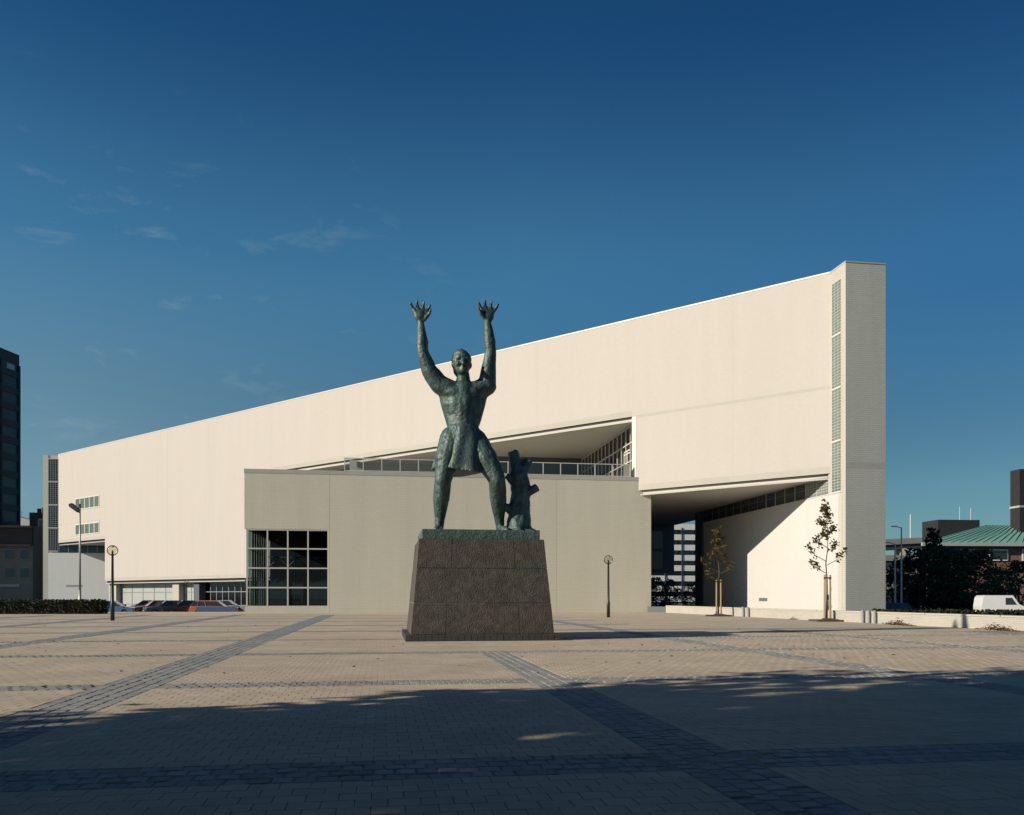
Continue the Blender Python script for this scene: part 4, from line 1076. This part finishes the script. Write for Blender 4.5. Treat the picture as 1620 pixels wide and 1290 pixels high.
RT = [(1428, 92, .80, cB, 'low dark shrubby tree next to the museum tower, in its shade'), (1452, 84, .86, cA, 'dark rounded tree right of the two pale lamp posts'), (1474, 86, .98, cC, 'pointed dark conifer rising highest in the tree row on the right'),
      (1497, 80, .84, cA, 'dark tree below the flat-topped rooftop block'), (1522, 85, .90, cB, 'broad dark tree below the shaded half of the green roof'), (1548, 78, .80, cA, 'dark tree whose edge meets the brick gable window'),
      (1580, 95, .66, cB, 'lower dark tree before the brick wall behind the white van'), (1612, 88, .72, cA, 'dark tree at the right edge behind the white van')]
for i, (u, dd, s, c, lab) in enumerate(RT):
    tree('dark_tree', c, tA, (kx(u) * dd, dd, -.56), (s * 1.15, s * 1.15, s * (1.0 if c is not cC else 1.02)), i * 1.3, lab, 'dark trees right of the tower')
for i, (u, dd, s, lab) in enumerate(((1038, 118, .62, 'small dark tree seen through the passage beside the grey block'), (1060, 126, .6, 'small dark tree in the middle of the passage opening'), (1092, 118, .5, 'low dark bush before the white balconies in the passage'))):
    tree('dark_tree', cB, tA, (kx(u) * dd, dd, -.56), (s, s, s), i * 2.1, lab, 'trees beyond the passage')

def hedge(name, o, a, b_, h, label, n, ls=.16, mat='leaf_hedge'):
    """clipped hedge: inner mass with leaf faces on and in its skin"""
    o, a, b_ = Vector(o), Vector(a), Vector(b_)
    t = thing(name, label, 'hedge', tuple(o + a * .5 + b_ * .5))
    off = t.location.copy()
    mb = MB(); mb.box(o + a * .01 + b_ * .12, a * .98, b_ * .76, UP * (h * .93)); mb.build('stems', M['soil'], t, off)
    lf = MB()
    for _ in range(n):
        f = random.random(); g = random.random(); z = random.random(); sd = random.random()
        if sd < .62: g = random.uniform(-.02, .14)
        elif sd < .9: z = random.uniform(.93, 1.05)
        else: f = random.choice((random.uniform(0, .012), random.uniform(.988, 1.0)))
        leaf(lf, o + a * f + b_ * g + UP * (h * z * random.uniform(.97, 1.03)), ls * random.uniform(.6, 1.4))
    lf.build('foliage', M[mat], t, off)
    return t
hedge('clipped_hedge', (kx(160) * 66, 66, -.02), (-32, -1.6, 0), (0, 1.3, 0), 1.07, 'long dark clipped hedge along the left edge of the square', 9000)
hedge('clipped_hedge', (24.0, 56.5, -.56), (30, -9, 0), (.4, 1.4, 0), 1.0, 'dark hedge behind the low wall on the right, before the white van', 5200, .2)

# young staked trees
def young(loc, h, seed, label, sy=1.0):
    random.seed(seed)
    t = thing('young_tree', label, 'tree', loc, 0, 'young staked trees by the low wall')
    tb = MB(); pts = [Vector((0, 0, 0))]
    for k in range(1, 9): pts.append(Vector((random.uniform(-.06, .06), random.uniform(-.06, .06), h * .97 * k / 8)))
    for k in range(8): tb.tube(pts[k], pts[k + 1], .055 * (1 - k / 9), .055 * (1 - (k + 1) / 9), n=7, cap=False)
    ends = []
    for k, (zf, an, ln) in enumerate(((.40, 170, .9), (.47, 10, 1.15), (.50, 190, 1.25), (.58, 20, .7), (.62, 185, .7), (.68, 100, .5), (.74, 0, .45), (.80, 170, .45), (.86, 60, .35), (.92, 200, .3))):
        a = R(an + random.uniform(-20, 20)); b0 = Vector((0, 0, h * zf)); d_ = Vector((math.cos(a), .5 * math.sin(a), .55)).normalized()
        m1 = b0 + d_ * ln * .6; e = m1 + (d_ + Vector((0, 0, .6))).normalized() * ln * .5
        tb.tube(b0, m1, .022, .015, n=5, cap=False); tb.tube(m1, e, .015, .006, n=5, cap=False); ends += [(e, 1.0), (m1.lerp(e, .45), .7), (m1, .35)]
    for k in range(6): ends.append((Vector((random.uniform(-.12, .12), random.uniform(-.1, .1), h * (.72 + .28 * k / 5))), .8))
    tb.build('trunk', M['bark'], t)
    lf = MB()
    for e, w in ends:
        for _ in range(int(22 * w)):
            c = e + rv() * random.uniform(.12, .33); n = Vector((random.uniform(-1, 1), random.uniform(-1, 1), random.uniform(-.2, .8)))
            s = random.uniform(.09, .18)
            leaf(lf, c, s, n); leaf(lf, c + Vector((.03, 0, -.02)), s * .8, n)
    lf.build('crown', M['leaf_young'], t)
    for x in (-.14, .17):
        mb = MB(); mb.tube((x, -.05, 0), (x * .95, -.05, 2.55 + random.uniform(-.1, .1)), .06, .055, n=9); mb.build('stake', M['stake'], t)
    mb = MB(); mb.box((-.2, -.12, 2.35), (.42, 0, 0), (0, .05, 0), (0, 0, .07)); mb.build('strap', M['post'], t)
    mb = MB(); mb.box((-.75, -.75, 0), (1.5, 0, 0), (0, 1.5, 0), (0, 0, .10)); mb.prism([(-.5, -.76, .10), (.5, -.76, .10), (.2, -.2, .18), (-.2, -.2, .18)], (0, .3, 0)); mb.build('tree_pit', M['soil'], t)
    return t
young((kx(1308) * 47.0, 47.0, 0), 6.55, 5, 'larger young staked tree with sparse brown leaves before the sunlit white wall')
young((kx(1136.5) * 58.9, 58.9, 0), 6.05, 9, 'smaller young tree with reddish leaves, staked, in front of the shaded passage')

# broad trees just outside the left of the view: their crowns shade the foreground paving
big = crown_mesh('crown', M['leaf_mid'], 4.0, 13.0, 4.6, 200, 34, .42, 0.1, 31)
bt_ = trunk_mesh(4.5, .32, 12, 4.0, 6)
random.seed(4)
E0 = Vector((-1.6, 12.2, 0)); SD = Vector((SUN_AZ[0], SUN_AZ[1], 0)); SNn = Vector((-SUN_AZ[1], SUN_AZ[0], 0))
BT = [(-13.5, -4.4), (-21.5, -4.9), (-10.5, -12.5), (-19.0, -13.0), (-28, -9.5), (-2.0, -18.5)]
LB = ['big leafy tree closest to the square, its crown shading the foreground paving', 'big leafy tree second in the row left of the view', 'big leafy tree beside the camera on its left', 'big leafy tree behind the first row on the left', 'big leafy tree farthest from the square in the row', 'big leafy tree behind the camera']
for i, ((a, n), lab) in enumerate(zip(BT, LB)):
    p = E0 + SD * a + SNn * n
    tree('shade_tree', big, bt_, (p.x, p.y, 0), (1, 1, random.uniform(.95, 1.1)), i * 1.7, lab, 'trees shading the foreground')

for i, (x, y, lab) in enumerate(((1.5, -7.5, 'added big leafy tree right behind the camera, blocking sky light'), (11.5, -3.5, 'added big leafy tree behind the camera to its right, blocking sky light'), (19.5, 1.5, 'added big leafy tree right of the camera, nearest the low wall, blocking sky light'), (7.0, -15.0, 'added big leafy tree farthest behind the camera, blocking sky light'))):  # unseen trees added to cut sky light on the foreground
    tree('shade_tree', big, bt_, (x, y, 0), (1.1, 1.1, 1.05), 2 + i * 1.3, lab, 'trees shading the foreground')
# leaf litter
random.seed(77)
lt = MB()
def litter(n, cx_, cy_, sx, sy, hz=.05, s=.09):
    for _ in range(n):
        x, y = random.gauss(0, 1), random.gauss(0, 1); c = Vector((cx_ + x * sx, cy_ + y * sy, .01 + abs(random.gauss(0, hz)) * math.exp(-(x * x + y * y) / 2)))
        leaf(lt, c, s * random.uniform(.6, 1.3), Vector((random.uniform(-.6, .6), random.uniform(-.6, .6), 1)))
w1 = wall_at(41.3); w2 = wall_at(35.0)
litter(420, w1.x - .35, w1.y, .12, .75, .14); litter(420, w2.x - .35, w2.y, .14, .7, .14); litter(60, wall_at(51).x - .25, 51, .06, .25, .08)
for _ in range(170):
    d_ = random.uniform(13, 50); x = random.uniform(-.58, .58) * d_
    if x < wall_at(d_).x - .3: litter(1, x, d_, 0, 0, .0, .08)
tag(lt.build('fallen_leaves', M['leaf_litter']), 'dry brown leaves drifted along the low wall and scattered over the paving', 'leaves', kind='stuff')

# ================================================================== BACKGROUND, LEFT
M['tower_dark'] = basic('dark_tower_glass', (0.022, 0.032, 0.04), 0.35, var=0.3, nscale=0.3)
M['tower_band'] = basic('dark_tower_spandrel', (0.035, 0.042, 0.048), 0.6, var=0.2, nscale=0.5)
M['brownbrick'] = basic('dark_brown_brick', (0.075, 0.06, 0.05), 0.85, var=0.25, nscale=0.8)
M['greybrick'] = basic('grey_brown_brick', (0.25, 0.225, 0.19), 0.85, var=0.2, nscale=0.8)
M['cornice'] = basic('brown_cornice', (0.25, 0.16, 0.10), 0.7)
M['bandwhite'] = basic('white_balcony_front', (0.80, 0.78, 0.74), 0.7, var=0.05)
M['darkglass'] = basic('far_dark_glass', (0.02, 0.028, 0.034), 0.12, spec=0.7)
M['copper'] = basic('green_copper_roof', (0.16, 0.33, 0.27), 0.7, var=0.14, nscale=0.7)
M['shaded_roof'] = basic('shade_dark_rooftop', (0.02, 0.018, 0.02), 0.7, var=0.35, nscale=1.0)  # near-black base colour stands in for shade on the rooftop block
M['redbrick'] = basic('red_brick', (0.19, 0.11, 0.085), 0.85, var=0.2, nscale=1.2)
tx = -97.9; ty = 170.0
ht = thing('high_rise', 'dark glass high-rise tower cut by the left edge of the picture', 'tower block', (tx - 10, ty - 12, -.56))
off = ht.location.copy()
fd = Vector((.11, 1, 0)).normalized()
mb = MB(); mb.box(Vector((tx, ty, -.5)) - fd * 26, fd * 26, Vector((-20, 0, 0)), UP * 47.5); mb.build('body', M['tower_dark'], ht, off)
mb = MB(); mb.box(Vector((tx + .03, ty + .03, 47.0)) - fd * 26.06, fd * 26.06, Vector((-20.1, 0, 0)), UP * 2.2); mb.build('parapet', M['tower_band'], ht, off)
for k in range(14):
    mb = MB(); mb.box(Vector((tx + .2, ty + .1, 1.5 + k * 3.3)) - fd * 26.1, fd * 26.1, Vector((-.4, 0, 0)), UP * 1.3); mb.build('spandrel', M['tower_band'], ht, off)
for k in range(6):
    mb = MB(); mb.box(Vector((tx + .3, ty, 0)) - fd * (k * 5 + .4), fd * .4, Vector((-.5, 0, 0)), UP * 47); mb.build('rib', M['tower_band'], ht, off)
mb = MB(); mb.box(Vector((tx + .1, ty, 45.2)) - fd * 3.6, fd * 2.2, Vector((-.2, 0, 0)), UP * 1.6); mb.build('sky_opening_panel', M['frosted'], ht, off)  # pale panel stands in for sky seen through a roof opening

ob = thing('brick_house', 'old dark brick building with brown cornices and square windows left of the museum', 'building', (-88, 158, -.56)); off = ob.location.copy()
mb = MB(); mb.box((-120, 150, -.5), (33.2, 5, 0), (-1, 14, 0), (0, 0, 14.6)); mb.build('wall', M['greybrick'], ob, off)
mb = MB(); mb.box((-120, 149.6, 10.4), (33.3, 5, 0), (0, .5, 0), (0, 0, 3.6)); mb.build('upper_wall', M['brownbrick'], ob, off)
for z in (10.3, 13.7):
    mb = MB(); mb.box((-120, 149.0, z), (33.4, 5, 0), (0, .6, 0), (0, 0, .35)); mb.build('cornice', M['cornice'], ob, off)
for j, z in enumerate((4.7, 8.0)):
    for k in range(8):
        x = -88.8 - k * 2.5; y = 149.9 + (x + 120) * 5 / 33.2
        mb = MB(); mb.box((x - .08, y - .12, z - .08), (1.76, .26, 0), (0, .1, 0), (0, 0, 1.86)); w = mb.build('window', M['concrete'], ob, off)
        mb = MB(); mb.box((x, y - .15, z), (1.6, .24, 0), (0, .08, 0), (0, 0, 1.7)); mb.build('pane', M['darkglass'], w, off)
for k in range(3):
    x = -89.5 - k * 4.5; y = 149.9 + (x + 120) * 5 / 33.2
    mb = MB(); mb.box((x - 3, y - .2, 0), (3.4, .5, 0), (0, .1, 0), (0, 0, 3.0)); s_ = mb.build('shop_front', M['darkglass'], ob, off)
    mb = MB(); mb.box((x - 3.2, y - .6, 3.0), (3.8, .55, 0), (0, .5, 0), (0, 0, .5)); mb.build('awning', M['frosted'], s_, off)
nb2 = thing('office_building', 'narrow dark building with white framed window bays right beside the museum end', 'building', (-86, 162, -.56)); off = nb2.location.copy()
mb = MB(); mb.box((-90.2, 160, -.5), (14, 2, 0), (-1, 12, 0), (0, 0, 17.5)); mb.build('wall', M['brownbrick'], nb2, off)
for k in range(4):
    mb = MB(); mb.box((-89 + k * .9, 160.4, 17.0), (.5, 0, 0), (0, .6, 0), (0, 0, random.uniform(.6, 1.1))); mb.build('chimney', M['brownbrick'], nb2, off)
for k in range(4):
    mb = MB(); mb.box((-88.6, 159.9, 3.2 + k * 3.2), (3.4, .5, 0), (0, .2, 0), (0, 0, 3.0)); f = mb.build('window', M['frosted'], nb2, off)
    for j in range(2):
        mb = MB(); mb.box((-88.3 + j * 1.6, 159.82 + j * .24, 3.45 + k * 3.2), (1.35, .2, 0), (0, .2, 0), (0, 0, 2.5)); mb.build('pane', M['darkglass'], f, off)
br = thing('roof_hoist', 'pale steel roof structure with masts seen over the old brick building', 'roof structure', (-100, 190, -.56)); off = br.location.copy()
mb = MB(); mb.prism([(-112, 190, 14), (-112, 190, 19.6), (-103, 190, 17.2), (-103, 190, 14)], (0, 4, 0)); mb.build('roof', M['galv'], br, off)
mb = MB()
for k in range(5): mb.tube((-111 + k * 1.6, 191, 16), (-111 + k * 1.6, 191, 20.6 - k * .3), .06, n=5)
mb.build('mast', M['galv'], br, off)

# ================================================================== BACKGROUND, RIGHT
gh = thing('green_roof_building', 'red brick building with sloping green copper roof and tall dark chimney on the right', 'building', (72, 134, -.56)); off = gh.location.copy()
mb = MB(); mb.prism([(62.5, 128.3, -.5), (92, 130.1, -.5), (90, 146, -.5), (70.5, 144.6, -.5)], (0, 0, 9.8)); wl_ = mb.build('wall', M['redbrick'], gh, off)
rf = MB(); ev = 9.35; rg = 12.6
rf.v += [Vector(p) for p in [(61.2, 127.5, ev), (93, 129.4, ev), (91, 146, ev), (69.3, 145, ev), (75, 135.6, rg), (90, 137.5, rg)]]
rf.f += [(0, 1, 5, 4), (1, 2, 5), (2, 3, 4, 5), (3, 0, 4), (0, 3, 2, 1)]
roof = rf.build('roof', M['copper'], gh, off)
sm_ = MB()
for k in range(26):
    f = (k + .5) / 26; a = Vector((61.2, 127.5, ev)).lerp(Vector((93, 129.4, ev)), f); b_ = Vector((75, 135.6, rg)).lerp(Vector((90, 137.5, rg)), f)
    sm_.tube(a + UP * .02, b_ + UP * .02, .06, n=4)
sm_.build('seam', M['copper'], roof, off)['kind'] = 'stuff'
mb = MB(); mb.box((61.0, 127.2, ev - .5), (32, 2.0, 0), (0, .4, 0), (0, 0, .5)); mb.build('gutter', M['frosted'], gh, off)
for k in range(5):
    x = 66.5 + k * 5.2; y = 128 + (x - 58) * 2 / 34
    mb = MB(); mb.box((x, y - .12, 6.7), (3.0, .18, 0), (0, .1, 0), (0, 0, 1.7)); w = mb.build('window', M['bandwhite'], gh, off)
    mb = MB(); mb.box((x + .2, y - .16, 6.9), (2.6, .15, 0), (0, .08, 0), (0, 0, 1.3)); mb.build('pane', M['darkglass'], w, off)
mb = MB(); mb.box((68.2, 137.0, 9.0), (7.0, .6, 0), (-.4, 4.5, 0), (0, 0, 4.6)); mb.build('roof_block', M['shaded_roof'], gh, off)
for (x, h) in ((65.5, 2.3), (67.3, 2.0)):
    mb = MB(); mb.tube((x + 7.2, 139, 13), (x + 7.2, 139, 13.6 + h), .045, n=5); mb.build('mast', M['galv'], gh, off)
mb = MB(); mb.box((79.2, 133.5, 8), (2.2, .2, 0), (-.2, 2.2, 0), (0, 0, 13.2)); ch_ = mb.build('chimney', M['shaded_roof'], gh, off)
mb = MB(); mb.box((79.1, 133.4, 15.2), (2.4, .2, 0), (-.2, 2.4, 0), (0, 0, .3)); mb.build('band', M['frosted'], ch_, off)

vd = thing('rail_viaduct', 'distant pale railway viaduct with a slender mast behind the tower', 'viaduct', (98, 210, -.56)); off = vd.location.copy()
mb = MB(); mb.box((86, 210, 13.6), (30, 2, 1.6), (0, 6, 0), (0, 0, 1.4)); mb.build('deck', M['greybrick'], vd, off)
mb = MB(); mb.box((86, 210.4, 12.4), (30, 2, 1.6), (0, 5, 0), (0, 0, 1.2)); mb.build('girder', M['tower_band'], vd, off)
for k in range(4):
    mb = MB(); mb.box((88 + k * 8, 211, -.5), (1.4, 0, 0), (0, 3, 0), (0, 0, 13.2 + k * .4)); mb.build('pier', M['concrete'], vd, off)
mb = MB(); mb.tube((98.2, 211, 15), (98.2, 211, 21.5), .08, n=6); mb.build('mast', M['bandwhite'], vd, off)
wb = thing('long_office', 'distant long low building with pale and dark storeys behind the lamp posts', 'building', (88, 185, -.56)); off = wb.location.copy()
mb = MB(); mb.box((74, 185, -.5), (30, 2, 0), (0, 8, 0), (0, 0, 10.5)); mb.build('wall', M['tower_band'], wb, off)
for k in range(3):
    mb = MB(); mb.box((73.8, 184.7, 2.8 + k * 3.1), (30.2, 2, 0), (0, .4, 0), (0, 0, 1.2)); mb.build('spandrel', M['greybrick'], wb, off)
for (u, dd, h, lab) in ((1416, 76, 6.6, 'shorter pale lamp post just right of the tower'), (1426, 78, 8.2, 'taller pale lamp post with angled arm right of the tower')):
    t = thing('pale_lamp_post', lab, 'street lamp', (kx(u) * dd, dd, -.56), 0, 'pale lamp posts right of the tower')
    mb = MB(); mb.tube((0, 0, 0), (0, 0, h), .10, .06, n=8); mb.build('post', M['bandwhite'], t)
    mb = MB(); mb.tube((0, 0, h - .05), (-.45, 0, h + .08), .04, n=6); mb.build('arm', M['bandwhite'], t)
    mb = MB(); mb.cbox((-.65, 0, h + .09), (.45, .2, .1)); mb.build('lamp_head', M['bandwhite'], t)

# white van
whitep = paint('white_paint', (0.70, 0.70, 0.67))
vx, vy = kx(1582) * 63, 63
vn = thing('white_van', 'white van parked behind the low wall at the right edge', 'van', (vx, vy, -.56), R(-8)); h = 1.55
b = MB(); pr = [(-1.5, .3), (-1.55, 1.2), (-1.45, 1.85), (-1.3, 2.0), (.55, 2.0), (1.0, 1.35), (1.5, 1.1), (1.6, .7), (1.58, .3)]
b.prism([(x, -.82, z) for x, z in pr], (0, 1.64, 0)); b.build('body', whitep, vn)
for s in (-1, 1):
    mb = MB(); mb.prism([(.05, s * .825, 1.32), (.82, s * .825, 1.32), (.48, s * .825, 1.82), (.05, s * .825, 1.82)], (0, s * .012, 0)); mb.build('side_window', M['carglass'], vn)
    for x in (-.95, 1.0):
        w = MB(); w.tube((x, s * .72, .3), (x, s * .86, .3), .3, n=16); wo = w.build('wheel', M['tyre'], vn)
        w = MB(); w.tube((x, s * .85, .3), (x, s * .87, .3), .16, n=12); w.build('rim', M['chrome'], wo)
    mb = MB(); mb.tube((1.54, s * .6, .85), (1.6, s * .6, .85), .1, n=10); mb.build('headlight', M['lamp'], vn)
mb = MB(); mb.prism([(.58, -.74, 1.98), (1.02, -.74, 1.37), (1.02, .74, 1.37), (.58, .74, 1.98)], (.02, 0, .015)); mb.build('windscreen', M['carglass'], vn)
mb = MB(); mb.cbox((1.62, 0, .48), (.1, 1.6, .16)); mb.build('bumper', M['chrome'], vn)
bc = car((kx(1424) * 72, 72, -.56), R(10), 'estate', paint('deep_blue_paint', (0.02, 0.05, 0.22)), 'deep blue car in the shade at the foot of the tower', L=4.2)
bc['group'] = 'cars right of the tower'

# flats with white balconies seen through the passage
fl = thing('apartment_block', 'white apartment block with long balconies seen through the passage', 'building', (52, 234, -.56)); off = fl.location.copy()
mb = MB(); mb.box((36, 231, -.5), (30, 4, 0), (-1.5, 12, 0), (0, 0, 20.2)); mb.build('wall', M['darkglass'], fl, off)
for k in range(8):
    mb = MB(); mb.box((36, 229.6, 0.5 + k * 2.78 - .7), (30, 4, 0), (0, 1.3, 0), (0, 0, 1.5)); mb.build('balcony', M['bandwhite'], fl, off)
for k in range(7):
    mb = MB(); mb.box((36.5 + k * 4.6, 229.5 + k * .61, -.5), (.3, .04, 0), (0, .3, 0), (0, 0, 20.3)); mb.build('pillar', M['tower_band'], fl, off)
